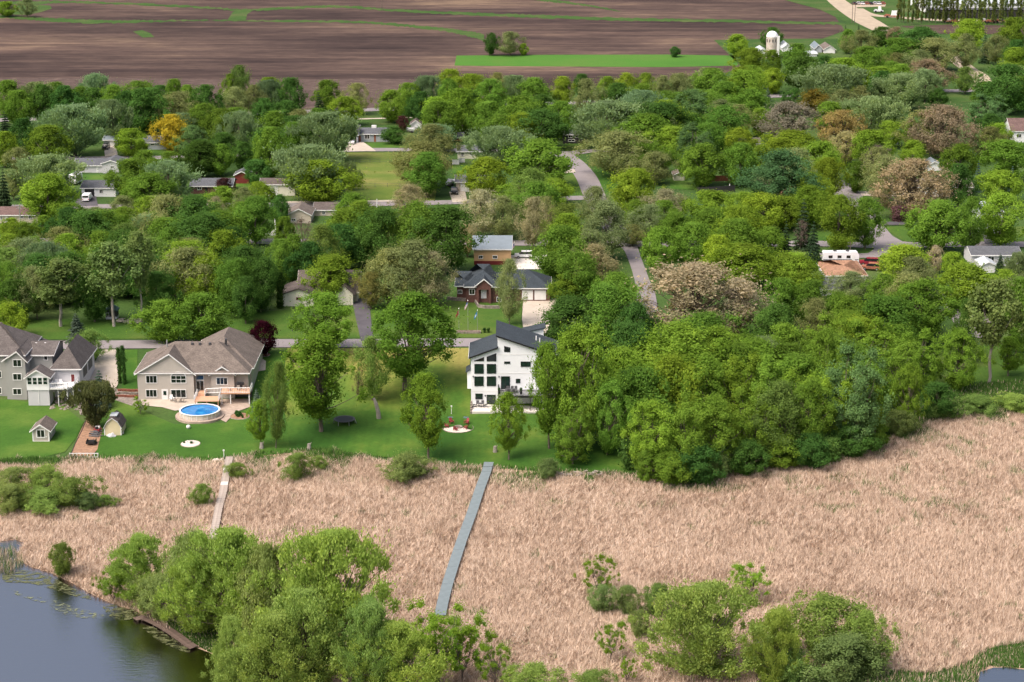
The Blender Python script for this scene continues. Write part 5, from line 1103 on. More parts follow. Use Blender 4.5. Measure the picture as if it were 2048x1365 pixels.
ranch('ranch_house', 'white house with salmon roof above the dark conifers', 1545, 1607, 408, 390, 374, 11, M_white, M_r_orange, [(1570, 393, 1580, 400)])
ranch('ranch_house', 'pale tan house hidden behind the tan budding tree', 1806, 1944, 394, 374, 358, 10, M_tan, M_r_taupe, [(1825, 377, 1840, 384)], [], [(1850, 376, 1880, 393)])
ranch('garage', 'white gabled garage above the tan budding tree', 1856, 1882, 342, 330, 323, 7, M_white, M_r_metal, [(1866, 325, 1870, 329)], style='front', cat='garage')
s = ranch('two_storey_house', 'white two storey house at right above the side street', 1957, 2003, 468, 424, 416, 9, M_white, M_r_white, [(1970, 430, 1985, 440)], [], [(1969, 451, 1987, 467, M_palegrey)], style='front'); MB().box(s.q(1955, 0)[0], s.q(2004, 0)[0], -.35, -.01, s.q(0, 449)[1], s.q(0, 446)[1]).build('belt_board', M_trim, s.root)
ranch('ranch_house', 'pale grey house with charcoal roof near the right edge', 1943, 2040, 532, 510, 493, 9, M_palegrey, M_r_slate, [(1974, 513, 1988, 525)])
ranch('garden_shed', 'white shed with pale metal roof at the right', 1963, 1990, 546, 530, 524, 6, M_white, M_r_white, [], [(1966, 533, 1972, 546)], style='front', cat='shed')
ranch('ranch_house', 'house with orange shingle hip roof beside the caravan', 1652, 1732, 562, 551, 521, 15, M_palegrey, M_r_orange, [(1660, 553, 1668, 560)], style='hip')
ranch('garage', 'plain slate roof in the trees below the orange roof', 1640, 1682, 592, 578, 557, 9, M_palegrey, M_r_slate, [], style='side', cat='garage')
ranch('ranch_house', 'brown roofed house at the right edge near the top', 2022, 2070, 285, 262, 237, 12, M_white, M_r_red, [(2032, 268, 2042, 276)])
ranch('garden_shed', 'narrow white building in the trees at right', 1786, 1796, 290, 274, 269, 5, M_white, M_r_slate, style='front', cat='shed')
ranch('ranch_house', 'dark red house glimpsed behind the central trees', 890, 925, 283, 275, 265, 8, M_maroon, M_r_slate, [(900, 277, 908, 281)])
ranch('boat_house', 'small white house with brown roof beside the parked boat', 822, 842, 262, 248, 241, 6, M_white, M_r_brown, [], style='front', cat='house')
# deer blind among the trunks
s = Site('hunting_blind', 'dark raised hut with green roof under the roadside trees', 'hut', 223, 641); q = s.q; x0 = q(212, 641)[0]; x1 = q(234, 641)[0]; ze = q(220, 621)[1]
gable_front(s, x0, x1, 0, 2.4, .25, ze, ze + .7, M_darkwall, M_r_green, .2, M_r_green); MB().box(x0 - .03, x1 + .03, -.04, 2.44, .25, .8).build('base_panel', M_palegrey, s.root)
window(s, x0 + .15, x0 + .75, 1.0, 1.8, 0, 1, 1, M_trim, M_glass, .06)
for xx in (x0 + .15, x1 - .15):
    for yy in (.2, 2.2): MB().tube([(xx, yy, -.3), (xx, yy, .26)], .08, 5).build('leg', M_oldwood, s.root)
# small grey garden house, gambrel shed
s = Site('garden_house', 'small grey garden house with white window on west lawn', 'shed', 81, 884); q = s.q; x0 = q(66, 884)[0]; x1 = q(99, 884)[0]; ze = q(80, 860)[1]; xp, zp = q(80, 849)
gable_front(s, x0, x1, 0, 5.2, -.3, ze, zp, M_beige, M_r_taupe, .45, M_trim, xp); winp(s, (72, 859), (91, 876), 0, nx=2, fw=.16)
for xx in (x0 + .06, x1 - .06): MB().box(xx - .1, xx + .1, -.04, .05, -.2, ze).build('corner_board', M_trim, s.root)
MB().box(x0, x1, -.05, -.003, -.25, .14).build('skirt_board', M_trim, s.root); MB().prism_y([(xp - .5, zp - .75), (xp + .5, zp - .75), (xp, zp - .3)], -.05, -.003).build('gable_vent', M_trim, s.root)
window(s, x1 - .5, x1 - .49, 1, 1.01, 0, 1, 1); MB().box(x1 - .01, x1 + .05, 1.4, 2.6, 1.0, 2.0).build('side_window', M_trim, s.root)
for xx in (80, 90): a1, a2 = q(xx, 846, 2.5); MB().box(a1 - .12, a1 + .12, 2.3, 2.7, a2 - .3, a2 + .05).build('roof_vent', M_trim, s.root)
s = Site('gambrel_shed', 'yellow gambrel shed with brown roof and ramp', 'shed', 226, 872); q = s.q; x0 = q(209, 872)[0]; x1 = q(243, 872)[0]; zt = q(226, 837)[1]; z2 = zt - .75; z1 = zt - 1.7; w = x1 - x0; xm = (x0 + x1) / 2
MB().prism_y([(x0, -.2), (x1, -.2), (x1, z1), (x1 - w * .2, z2), (xm, zt), (x0 + w * .2, z2), (x0, z1)], 0, 4.6).build('wall', M_yellowshed, s.root)
rf = MB()
pr = [(x0 - .15, z1 - .25), (x0 + w * .18, z2 + .1), (xm, zt + .12), (x1 - w * .18, z2 + .1), (x1 + .15, z1 - .25)]
for i in range(4): rf.slab([(pr[i][0], -.2, pr[i][1]), (pr[i + 1][0], -.2, pr[i + 1][1]), (pr[i + 1][0], 4.8, pr[i + 1][1]), (pr[i][0], 4.8, pr[i][1])], .08)
rf.build('roof', M_r_brown, s.root)
MB().box(xm - .7, xm + .7, 1.2, 3.4, zt + .02, zt + .16).build('skylight', M_r_white, s.root)
for i in range(4): MB().prism_y([pr[i], pr[i + 1], (pr[i + 1][0], pr[i + 1][1] - .14), (pr[i][0], pr[i][1] - .14)], -.26, -.205).build('bargeboard', M_trim, s.root)
MB().slab([(x1 + .02, .8, .15), (x1 + 1.7, .8, -.15), (x1 + 1.7, 2.4, -.15), (x1 + .02, 2.4, .15)], .06).build('ramp', M_paleconc, s.root)
for xx in (x0 + .06, x1 - .06): MB().box(xx - .08, xx + .08, -.04, .03, -.2, z1).build('corner_board', M_trim, s.root)
# silo and farm buildings
s = Site('farm_silo', 'tall concrete silo with white dome in the far farmyard', 'silo', 1543, 116); r = 11.5 / s.s; zt = s.q(1543, 74)[1]
MB().lathe([(r, -1), (r, zt)], 28).build('silo_wall', M_siloconc, s.root, smooth=True)
MB().lathe([(r * 1.03, zt), (r * .98, zt + r * .35), (r * .72, zt + r * .75), (r * .38, zt + r * .95), (.05, zt + r * 1.02)], 28).build('dome', M_white, s.root, smooth=True)
MB().box(r * .75, r * 1.2, -r * .85, -r * .45, -1, zt + .5).build('chute', M_trim, s.root)
for z in np.arange(1, zt, 1.5): MB().lathe([(r * 1.005, z), (r * 1.015, z + .06), (r * 1.005, z + .12)], 28).build('hoop', M_steel, s.root)
for k in range(12): a = k / 12 * 6.283; MB().box(r * 1.0 * math.cos(a) - .25, r * 1.0 * math.cos(a) + .25, r * 1.0 * math.sin(a) - .1, r * 1.0 * math.sin(a) + .1, zt - 2.2, zt - .9).build('vent_slot', M_darkgrey, s.root)
ranch('farm_barn', 'white roofed barn just right of the silo', 1565, 1584, 104, 96, 89, 14, M_white, M_r_white, style='front', cat='barn')
ranch('farm_barn', 'low white farm building left of the silo', 1518, 1532, 108, 102, 98, 12, M_white, M_r_white, style='front', cat='barn')
ranch('farm_barn', 'blue walled barn among the farmyard trees', 1630, 1644, 106, 97, 90, 14, M_bluegrey, M_r_metal, style='front', cat='barn')
ranch('farm_barn', 'grey roofed barn right of the blue barn', 1648, 1670, 107, 99, 92, 14, M_white, M_r_taupe, style='front', cat='barn')
ranch('farm_barn', 'white low barn below the blue barn', 1612, 1634, 114, 108, 104, 10, M_white, M_r_white, style='side', cat='barn')
ranch('long_hall', 'long white hall behind the poplar windbreak', 1850, 2300, 27, 8, -6, 40, M_white, M_r_white, cat='hall', style='side')
ranch('dark_fence_hall', 'long dark low shed in front of the white hall', 1858, 2200, 38, 20, 19, 8, M_darkwall, M_darkgrey, cat='shed', style='side', trim=None)

# ---------------------------------------------------------------- pool, decks over the reeds, yard things
s = Site('swimming_pool', 'round above ground pool with bright blue water', 'pool', 400, 833); R_ = 39.5 / s.s; hz = 1.3; base = min(s.gz(x, y) for x in (-R_, 0, R_) for y in (-R_, 0, R_))
MB().lathe([(R_, base - .3), (R_, hz)], 48).build('pool_wall', M_poolwall, s.root, smooth=True)
MB().lathe([(R_ - .18, hz), (R_ + .14, hz), (R_ + .14, hz + .1), (R_ - .18, hz + .1), (R_ - .18, hz)], 48).build('rim', M_trim, s.root)
MB().disc(R_ - .1, hz - .12, 48).build('water', M_pool, s.root)
for k in range(24): a = k / 24 * 6.283; MB().box(-.05, .05, -.05, .05, base - .3, hz).build('upright', M_trim, s.root, ((R_ + .03) * math.cos(a), (R_ + .03) * math.sin(a), 0), a)
MB().lathe([(R_ + .9, base - .3), (R_ + .9, base + .42), (R_ + .05, base + .45)], 48).build('stone_surround', M_paver, s.root)
def walk(name, label, pts, width, mat, step, gap, jitter, zoff, under, cat='boardwalk', odd=None, n_mats=None):
    w = [np.array(p) for p in wp(pts)]; c = smooth_line(w, 8); L = [0]
    for i in range(1, len(c)): L.append(L[-1] + np.linalg.norm(c[i] - c[i - 1]))
    root = thing(name, label, cat, (c[0][0], c[0][1], float(h(*c[0])))); o = root.location.copy(); at = 0.0; k = 0; R = random.Random(len(pts))
    while at + step < L[-1]:
        a = np.array([np.interp(at, L, [q[j] for q in c]) for j in (0, 1)]); b = np.array([np.interp(at + step - gap, L, [q[j] for q in c]) for j in (0, 1)])
        m = (a + b) / 2; ang = math.atan2(b[1] - a[1], b[0] - a[0]); ln = np.linalg.norm(b - a); wd = width * (1 + R.uniform(-jitter, jitter))
        mm = mat if not odd or k not in odd else M_paleconc
        MB().box(-ln / 2, ln / 2, -wd / 2, wd / 2, -.06, R.uniform(0, .03)).build('plank' if step < 1 else 'deck_section', mm, root, (m[0] - o.x, m[1] - o.y, max(0.0, float(h(*m))) + zoff - o.z), ang + R.uniform(-jitter, jitter) * .3)
        if k % max(1, int(3 / step)) == 0:
            for sd in (-1, 1):
                nx, ny = -math.sin(ang) * sd * width * .46, math.cos(ang) * sd * width * .46
                MB().box(-.07, .07, -.07, .07, -1.2, zoff - .07).build('post', under, root, (m[0] + nx - o.x, m[1] + ny - o.y, float(h(*m)) - o.z), ang)
        at += step; k += 1
    return root
walk('boardwalk', 'long grey composite boardwalk crossing the reeds to the lake', BW, 1.75, M_boardwalk, 2.4, .015, .004, .75, M_oldwood)
walk('old_dock', 'weathered plank walkway across the reeds below beige house', OD, 1.35, M_oldwood, .42, .05, .06, .6, M_oldwood, 'dock', odd=(14, 15, 16, 32, 33, 34, 35))
walk('wooden_pier', 'dark wooden pier lying along the pond bank', [(290, 1240), (320, 1254), (350, 1273), (380, 1295), (392, 1301)], 1.5, M_pierwood, .36, .03, .03, .35, M_pierwood, 'pier')
walk('pier_head', 'short dark cross platform at the pier head', [(270, 1243), (285, 1239), (308, 1233)], 1.3, M_pierwood, .36, .03, .03, .35, M_pierwood, 'pier')
# chairs
def chair_meshes(mat, adir=False):
    out = []
    if adir:
        out.append(('seat', MB().slab([(-.33, -.32, .42), (.33, -.32, .42), (.33, .28, .28), (-.33, .28, .28)], .05).mesh('seat', mat)))
        out.append(('backrest', MB().slab([(-.33, .25, .28), (.33, .25, .28), (.30, .62, 1.1), (-.30, .62, 1.1)], .07).mesh('backrest', mat)))
        for sx in (-1, 1):
            out.append(('armrest', MB().box(sx * .33, sx * .47, -.4, .35, .58, .63).mesh('armrest', mat)))
            out.append(('leg', MB().box(sx * .34, sx * .42, -.36, -.28, 0, .58).mesh('leg', mat))); out.append(('leg', MB().box(sx * .34, sx * .42, .22, .30, 0, .58).mesh('leg', mat)))
    else:
        out.append(('seat', MB().box(-.27, .27, -.27, .27, .42, .48).mesh('seat', mat))); out.append(('backrest', MB().slab([(-.27, .23, .48), (.27, .23, .48), (.27, .36, 1.0), (-.27, .36, 1.0)], .06).mesh('backrest', mat)))
        for sx in (-1, 1):
            for sy in (-1, 1): out.append(('leg', MB().box(sx * .24 - .03, sx * .24 + .03, sy * .24 - .03, sy * .24 + .03, 0, .42).mesh('leg', mat)))
    return out
def place_chair(ms, name, label, group, loc, rz, sc=1.0):
    r = thing(name, label, 'chair', loc, rz, group); r.scale = (sc,) * 3
    for n, me in ms: link(n, me, r)
    return r
def table(label, loc, rx, ry, mat, group=None):
    r = thing('patio_table', label, 'table', loc, 0, group); MB().box(-rx, rx, -ry, ry, .70, .76).build('table_top', mat, r)
    for sx in (-1, 1):
        for sy in (-1, 1): MB().box(sx * (rx - .12) - .04, sx * (rx - .12) + .04, sy * (ry - .12) - .04, sy * (ry - .12) + .04, 0, .7).build('leg', mat, r)
RC = chair_meshes(M_red, True); GC = chair_meshes(M_darkgrey); WC = chair_meshes(M_trim, True); BC = chair_meshes(M_oldwood)
fp = P(916, 857)
s = Site('fire_pit', 'low stone fire ring on the white gravel circle', 'fire pit', 917, 856); MB().lathe([(.75, -.2), (.8, .32), (.5, .32), (.45, .02)], 14).build('stone_ring', M_stone, s.root); MB().disc(.46, .05, 14).build('ash', M_darkgrey, s.root)
for k in range(3): a = k * 2.1; MB().tube([(-.35 * math.cos(a), -.35 * math.sin(a), .1), (.3 * math.cos(a), .3 * math.sin(a), .28)], .07, 5).build('log', M_bark, s.root)
g = Site('gravel_circle', 'white gravel circle under the red chairs', 'gravel', 916, 857); MB().lathe([(30.5 / g.s, -.4), (30.5 / g.s, .05), (0.01, .10)], 40).build('gravel_bed', M_chip, g.root); MB().lathe([(30.5 / g.s, -.3), (31.5 / g.s, -.3), (31.5 / g.s, .12), (30.5 / g.s, .12)], 40).build('edging', M_stone, g.root)
for (px, py, lab) in ((903, 848, 'red garden chair at the back left of the fire pit'), (933, 849, 'red garden chair at the back right of the fire pit'), (932, 859, 'dark red chair at the right of the fire pit'), (911, 862, 'red garden chair in front of the fire pit'), (894, 856, 'red garden chair at the left of the fire pit')):
    p = P(px, py); p.z += .1; place_chair(RC, 'garden_chair', lab, 'red chairs round the fire pit', p, math.atan2(fp.y - p.y, fp.x - p.x) + math.pi / 2, .92)
dk = C.p + Vector((c6(760, 985)[0], -2.4, kz)); table('dark dining table on the white house deck', dk, 1.2, .5, M_darkgrey)
for i, (x, y, a, lab) in enumerate(((-.7, .85, 0, 'back left'), (.2, .85, 0, 'back middle'), (.9, .85, 0, 'back right'), (-.5, -.8, 3.14, 'front left'), (.5, -.8, 3.14, 'front right'), (-1.7, 0, 1.57, 'left end'))):
    place_chair(GC, 'deck_chair', 'dark chair at the %s of the white house deck table' % lab, 'chairs on the white house deck', dk + Vector((x, y, 0)), a, 1.05)
for X, lab in ((612, 'left of'), (880, 'right of')):
    s_ = thing('planter', 'dark deck planter %s the dining table' % lab, 'planter', C.p + Vector((c6(X, 985)[0], -3.4, kz))); MB().lathe([(.2, 0), (.28, .55), (.24, .55), (.05, .5)], 10).build('pot', M_black, s_); l_ = link('plant', PROTO['bush'][0][1], s_, (0, 0, .5)); l_.scale = (.7, .7, .8); l_.color = (.04, .11, .02, 1)
pt = C.p + Vector((c6(375, 1170)[0], -1.9, .06)); table('grey table on the white house patio', pt, .8, .5, M_darkgrey)
for x, y, a, lab in ((-.5, .8, 0, 'back left'), (.5, .8, 0, 'back right'), (-1.15, 0, 1.57, 'left'), (1.15, -.1, -1.57, 'right')): place_chair(GC, 'patio_chair', 'grey patio chair at the %s of the white house table' % lab, 'chairs on the white house patio', pt + Vector((x, y, 0)), a)
bt = B.p + Vector((B.q(356, 800, -2)[0], -1.7, .12)); table('small brown table on the beige house patio', bt, .5, .4, M_oldwood)
for x, a, lab in ((-.85, 1.57, 'left'), (.85, -1.57, 'right')): place_chair(BC, 'patio_chair', 'brown patio chair at the %s of the small table' % lab, 'chairs on the beige house patio', bt + Vector((x, 0, 0)), a)
for x, lab in ((B.q(345, 800, 0)[0], 'under the arched window wall'),): place_chair(WC, 'lounge_chair', 'white lounge chair %s' % lab, 'loungers', B.p + Vector((x, -.9, .1)), 0.3)
for i, (px, lab) in enumerate(((458, 'left'), (478, 'middle'), (490, 'right'))): place_chair(BC, 'deck_chair', 'brown chair at the %s of the beige house deck' % lab, 'chairs on the beige house deck', B.p + Vector((B.q(px, 786, -1)[0], -1.0, dz)), .4 * i)
g = thing('barbecue', 'black covered barbecue on the beige house deck', 'barbecue', B.p + Vector((B.q(481, 786, 0)[0], .4, dz))); MB().box(-.7, .7, -.35, .35, .1, .9).build('cart', M_black, g); MB().prism_x([(-.35, .9), (.35, .9), (.3, 1.25), (0, 1.4), (-.3, 1.2)], -.65, .65).build('lid', M_black, g)
for sx in (-.55, .55): MB().tube([(sx - .04, -.3, .1), (sx + .04, -.3, .1)], .1, 8).build('wheel', M_tyre, g)
for i, (px, lab) in enumerate(((112, 'left'), (122, 'right'))): place_chair(WC, 'deck_chair', 'pale deck chair at the %s of the grey house deck' % lab, 'chairs on the grey house deck', A.p + Vector((A.q(px, 780, -1)[0], -.9, dkz + .25)), .3 * i)
for (px, py, lab) in ((384, 1248, 'white garden chair on the bank, left of the pair'), (392, 1252, 'white garden chair on the bank, right of the pair')): place_chair(WC, 'garden_chair', lab, 'white chairs by the pier', P(px, py) + Vector((0, 0, .3)), 2.6, 1.1)
s = thing('bank_platform', 'small dark wooden platform under the white chairs', 'platform', P(384, 1252))
for i in range(6): MB().box(-1.8, 1.8, -1 + i * .34, -.7 + i * .34, .18, .26).build('plank', M_pierwood, s)
for x in (-1.5, 1.5): MB().box(x - .06, x + .06, -1, 1, -.3, .17).build('bearer', M_pierwood, s)
# trampoline
s = Site('trampoline', 'black round trampoline with silver legs on the lawn', 'trampoline', 689, 847); r = 21 / s.s
MB().lathe([(r, .95), (r + .06, .92), (r + .06, .84), (r - .3, .86), (r - .3, .93), (r, .95)], 32).build('pad', M_darkgrey, s.root); MB().disc(r - .28, .9, 32).build('mat', M_black, s.root)
for k in range(6): a = k / 6 * 6.283; MB().tube([(r * math.cos(a), r * math.sin(a), .88), (r * math.cos(a) * 1.03, r * math.sin(a) * 1.03, -.3)], .05, 5).build('leg', M_steel, s.root)
MB().slab([(r + .05, -.5, .9), (r + .35, -.5, .0), (r + .35, .1, .0), (r + .05, .1, .9)], .05).build('ladder', M_steel, s.root)
# stump, wood piles, boulders
s = Site('tree_stump', 'tall leaning broken grey tree stump on the dry lawn', 'stump', 758, 838); limb_m = MB(); limb_m.tube([(0, 0, -.3), (-.15, 0, 1.5), (-.6, 0, 3.2), (-.9, 0, 4.2)], [.5, .42, .36, .2], 9); limb_m.build('trunk', M_barkpale, s.root); MB().tube([(-.4, 0, 2.4), (-.1, -.2, 3.3)], [.14, .05], 5).build('broken_limb', M_barkpale, s.root)
for (px, py, lab) in ((618, 900, 'short pale stump at the reed edge right of saplings'), (523, 898, 'low pale stump beside the thin young tree'), (990, 905, 'grey broken stump near the boardwalk end')):
    s = Site('tree_stump', lab, 'stump', px, py); MB().tube([(0, 0, -.3), (.05, 0, .5), (.0, 0, 1.2)], [.5, .4, .28], 8).build('trunk', M_barkpale, s.root); MB().tube([(.1, 0, .7), (.5, 0, 1.5)], [.15, .04], 5).build('broken_limb', M_barkpale, s.root)
def pile(name, label, cat, px, py, n, piece, mat, sx, sy, sz, round_=False):
    s = Site(name, label, cat, px, py); R = random.Random(int(px))
    for k in range(n):
        x, y, z = R.uniform(-sx, sx), R.uniform(-sy, sy), R.uniform(0, sz)
        if round_:
            rr = R.uniform(.18, .42); MB().lathe([(.02, -rr * .5), (rr, -rr * .25), (rr * 1.05, rr * .1), (rr * .6, rr * .55), (.02, rr * .7)], 7).build(piece, mat, s.root, (x, y, s.gz(x, y) + z * .3), R.uniform(0, 3))
        else:
            L = R.uniform(.3, 1.0); a = R.uniform(-.7, .7); MB().tube([(-L * math.cos(a), -L * math.sin(a), 0), (L * math.cos(a), L * math.sin(a), R.uniform(-.1, .2))], R.uniform(.08, .18), 6).build(piece, mat, s.root, (x, y, s.gz(x, y) + z))
pile('wood_pile', 'split log pile under the trees beside the dark hut', 'wood pile', 258, 646, 40, 'log', M_barkpale, 2.2, .9, .8)
pile('rock_bank', 'tumbled pale rocks below the grey house deck', 'rocks', 142, 808, 60, 'rock', M_stone, 3.6, 3.4, .6, True)
pile('rock_edge', 'pale rocks at the shore end of the old dock', 'rocks', 452, 921, 26, 'rock', M_chip, 3.0, .5, .3, True)
pile('driftwood', 'fallen grey branches at the reed edge below woods', 'branches', 1165, 950, 30, 'branch', M_barkpale, 5, 1.0, .5)
pile('lumber_pile', 'dark lumber stacked on the mulch strip by yellow shed', 'lumber', 192, 872, 16, 'board', M_darkgrey, 1.0, 2.2, .5)
# black trailer and bins at the mulch strip
s = Site('utility_trailer', 'small black trailer on the mulch strip', 'trailer', 183, 889); MB().box(-.8, .8, -1.2, 1.0, .45, .55).build('bed', M_black, s.root)
for x in (-.8, .76): MB().box(x, x + .04, -1.2, 1.0, .55, .95).build('side_panel', M_black, s.root)
MB().box(-.75, .75, -1.22, -1.18, .55, .95).build('tail_panel', M_black, s.root); MB().tube([(0, 1.0, .45), (0, 2.1, .4)], .05, 5).build('drawbar', M_black, s.root)
for x in (-.9, .9): MB().tube([(x - .08, 0, .3), (x + .08, 0, .3)], .32, 12).build('wheel', M_tyre, s.root)
s = Site('garden_cart', 'red and white mower under the pine by the shed', 'mower', 195, 864); MB().box(-.55, .55, -.9, .7, .35, .7).build('deck', M_red, s.root); MB().prism_x([(-.1, .7), (.7, .7), (.6, 1.0), (0, 1.0)], -.4, .4).build('hood', M_trim, s.root); MB().box(-.25, .25, -.7, -.2, .7, 1.15).build('seat', M_black, s.root)
for x in (-.5, .5):
    for y, rr in ((-.6, .3), (.5, .2)): MB().tube([(x - .08, y, rr), (x + .08, y, rr)], rr, 10).build('wheel', M_tyre, s.root)
s = Site('tarp_heap', 'crumpled white tarp beside the yellow shed', 'tarp', 223, 874); mb = MB(); mb.lathe([(.9, -.1), (.85, .3), (.5, .65), (.1, .7)], 9); mb.v = [(x * (1 + .25 * math.sin(5 * y + 9 * z)), y * .6, z * (1 + .3 * math.sin(7 * x))) for x, y, z in mb.v]; mb.build('tarp', M_palegrey, s.root)
# white picket rail by the reeds
s = Site('picket_rail', 'short white railing lying at the reed edge', 'railing', 168, 916); r = MB()
for i in range(9):
    x = -2.6 + i * .65; MB().box(x - .05, x + .05, -.04, .04, -.2, .95).build('picket', M_trim, s.root)
for z in (.15, .85): MB().box(-2.7, 2.7, -.05, .05, z - .05, z + .05).build('rail', M_trim, s.root)
s = Site('landscape_edging', 'black edging along the mulch strip', 'edging', 160, 870)
e = [P(*q) - s.p for q in ((172, 842), (164, 862), (150, 890), (140, 915))]
for i in range(3): MB().tube([e[i] + Vector((0, 0, .1)), e[i + 1] + Vector((0, 0, .1))], .12, 4).build('edging_piece', M_black, s.root)
# round beds with plants
def bed(label, px, py, rpx, kinds, edge):
    s = Site('flower_bed', label, 'flower bed', px, py); r = rpx / s.s
    mb = MB(); n = 28; vv = [(r * math.cos(6.283 * j / n), r * math.sin(6.283 * j / n)) for j in range(n)]
    mb.add([(x, y, s.gz(x, y) + .16) for x, y in vv] + [(0, 0, s.gz(0, 0) + .3)], [(j, (j + 1) % n, n) for j in range(n)]).build('mulch', edge, s.root)
    mb2 = MB(); mb2.add([(x, y, s.gz(x, y) + .2) for x, y in vv] + [(x * 1.08, y * 1.08, s.gz(x, y) + .05) for x, y in vv], [(j, (j + 1) % n, (j + 1) % n + n, j + n) for j in range(n)]).build('edging', M_stone, s.root)
    R = random.Random(int(px))
    for k in range(kinds):
        a = R.uniform(0, 6.28); d = r * R.uniform(0, .7); x, y = d * math.cos(a), d * math.sin(a); o = link('plant', PROTO['bush'][k % 3][1], s.root, (x, y, s.gz(x, y) + .15)); w = R.uniform(.5, 1.1); o.scale = (w, w, w * .8); o.color = (.05, .12, .03, 1)
    if kinds < 3:
        for k in range(4): MB().tube([(k * .4 - .6, .1, .1), (k * .4 - .6, .1, .75)], .09, 6).build('garden_ornament', M_trim, s.root)
    return s
bed('round mulch bed with white ornaments on the lawn', 381, 889, 19, 2, M_chip); bed('round planted bed right of the pool', 480, 834, 19, 9, M_mulch); bed('small mulch ring under the purple maple', 529, 711, 11, 0, M_mulchred)
s = Site('lawn_globe', 'small white globe on the lawn below pool', 'globe', 377, 858); MB().lathe([(.02, 0), (.3, .1), (.42, .4), (.3, .72), (.02, .82)], 12).build('globe', M_trim, s.root, smooth=True); MB().lathe([(.2, -.1), (.15, .05)], 8).build('base', M_darkgrey, s.root)
for (px, py, lab) in ((903, 829, 'white post light on the lawn above the fire pit'), (448, 918, 'small post at the shore end of old dock')):
    s = Site('lamp_post', lab, 'post', px, py); MB().tube([(0, 0, -.2), (0, 0, 1.5)], .06, 6).build('post', M_trim, s.root); MB().box(-.14, .14, -.14, .14, 1.5, 1.75).build('cap', M_trim, s.root)
for (px, py, lab) in ((901, 836, 'left flat lid on the lawn above fire pit'), (932, 836, 'right flat lid on the lawn above fire pit')):
    s = Site('septic_lid', lab, 'lid', px, py); MB().lathe([(.55, -.2), (.55, .12), (.05, .2)], 16).build('lid', M_r_green, s.root); MB().box(-.1, .1, -.03, .03, .19, .24).build('handle', M_darkgrey, s.root)
s = Site('terrace_steps', 'curved reddish terrace wall beside the beige house', 'retaining wall', 258, 790)
for k in range(3):
    y = -1.2 + k * 1.5; z0 = s.gz(0, y)
    for i in range(9): x = -2.6 + i * .62; MB().box(x, x + .58, y - .2 + .15 * math.sin(i), y + .2 + .15 * math.sin(i), z0 - .3, z0 + .45).build('block', M_mulchred if k != 1 else M_stone, s.root)
# flags and planter
s = Site('raised_planter', 'long stone planter box beneath the flagpoles', 'planter', 937, 667); w = 24.5 / s.s
for (x0, x1, y0, y1, nm) in ((-w, w, -.5, -.3, 'front_wall'), (-w, w, .3, .5, 'back_wall'), (-w, -w + .2, -.3, .3, 'end_wall'), (w - .2, w, -.3, .3, 'end_wall')): MB().box(x0, x1, y0, y1, -.4, .55).build(nm, M_stone, s.root)
MB().box(-w + .2, w - .2, -.3, .3, -.4, .42).build('soil', M_mulchred, s.root)
def flag(label, px, py, top, mats, kind):
    p = P(px, py); sc = scale_at(p); hh = (py - top) / sc / math.cos(math.atan2(CAMZ, p.y)); r = thing('flagpole', label, 'flagpole', p)
    MB().tube([(0, 0, 0), (0, 0, hh)], [.045, .03], 6).build('pole', M_steel, r); MB().lathe([(.02, hh), (.1, hh + .08), (.1, hh + .16), (.02, hh + .24)], 8).build('finial', M_trim, r)
    mb = MB(); W_, H_ = 1.5, .95; nx, ny = 10, 13
    def pt(i, j): u = i / nx; v = j / ny; return (-.08 - u * W_ * .42, .18 * math.sin(u * 5 + v * 2), hh - .15 - u * 1.15 - v * H_ * (1 - .1 * u))
    for i in range(nx):
        for j in range(ny):
            m = 0
            if kind == 'stripes': m = 2 if (i < 4 and j < 7) else (0 if j % 2 == 0 else 1)
            elif kind == 'emblem': m = 1 if ((i - 4.5) / 2.2) ** 2 + ((j - 6) / 3.2) ** 2 < 1 else 0
            mb.add([pt(i, j), pt(i + 1, j), pt(i + 1, j + 1), pt(i, j + 1)], [(0, 1, 2, 3)], m)
    mb.build('flag', mats, r)
flag('left flagpole with a hanging red flag', 918, 662, 619, [M_red], 'plain'); flag('tall middle flagpole with a striped red white flag', 936, 663, 603, [M_red, M_trim, M_blue], 'stripes'); flag('right flagpole with a blue flag and white emblem', 955, 662, 622, [M_teal, M_trim], 'emblem')
flag('flagpole with a faded striped flag beside the ochre barn', 1029, 506, 486, [M_red, M_trim, M_blue], 'stripes')
for i, (px, lab) in enumerate(((895, 'first small cone shrub left of the flag planter'), (904, 'second small cone shrub left of the flag planter'), (969, 'first small cone shrub right of the flag planter'), (977, 'second small cone shrub right of the flag planter'))):
    p = P(px, 666); r = plant('k', p, .9, 1.1, lab, 'cone shrubs beside the flag planter', i)
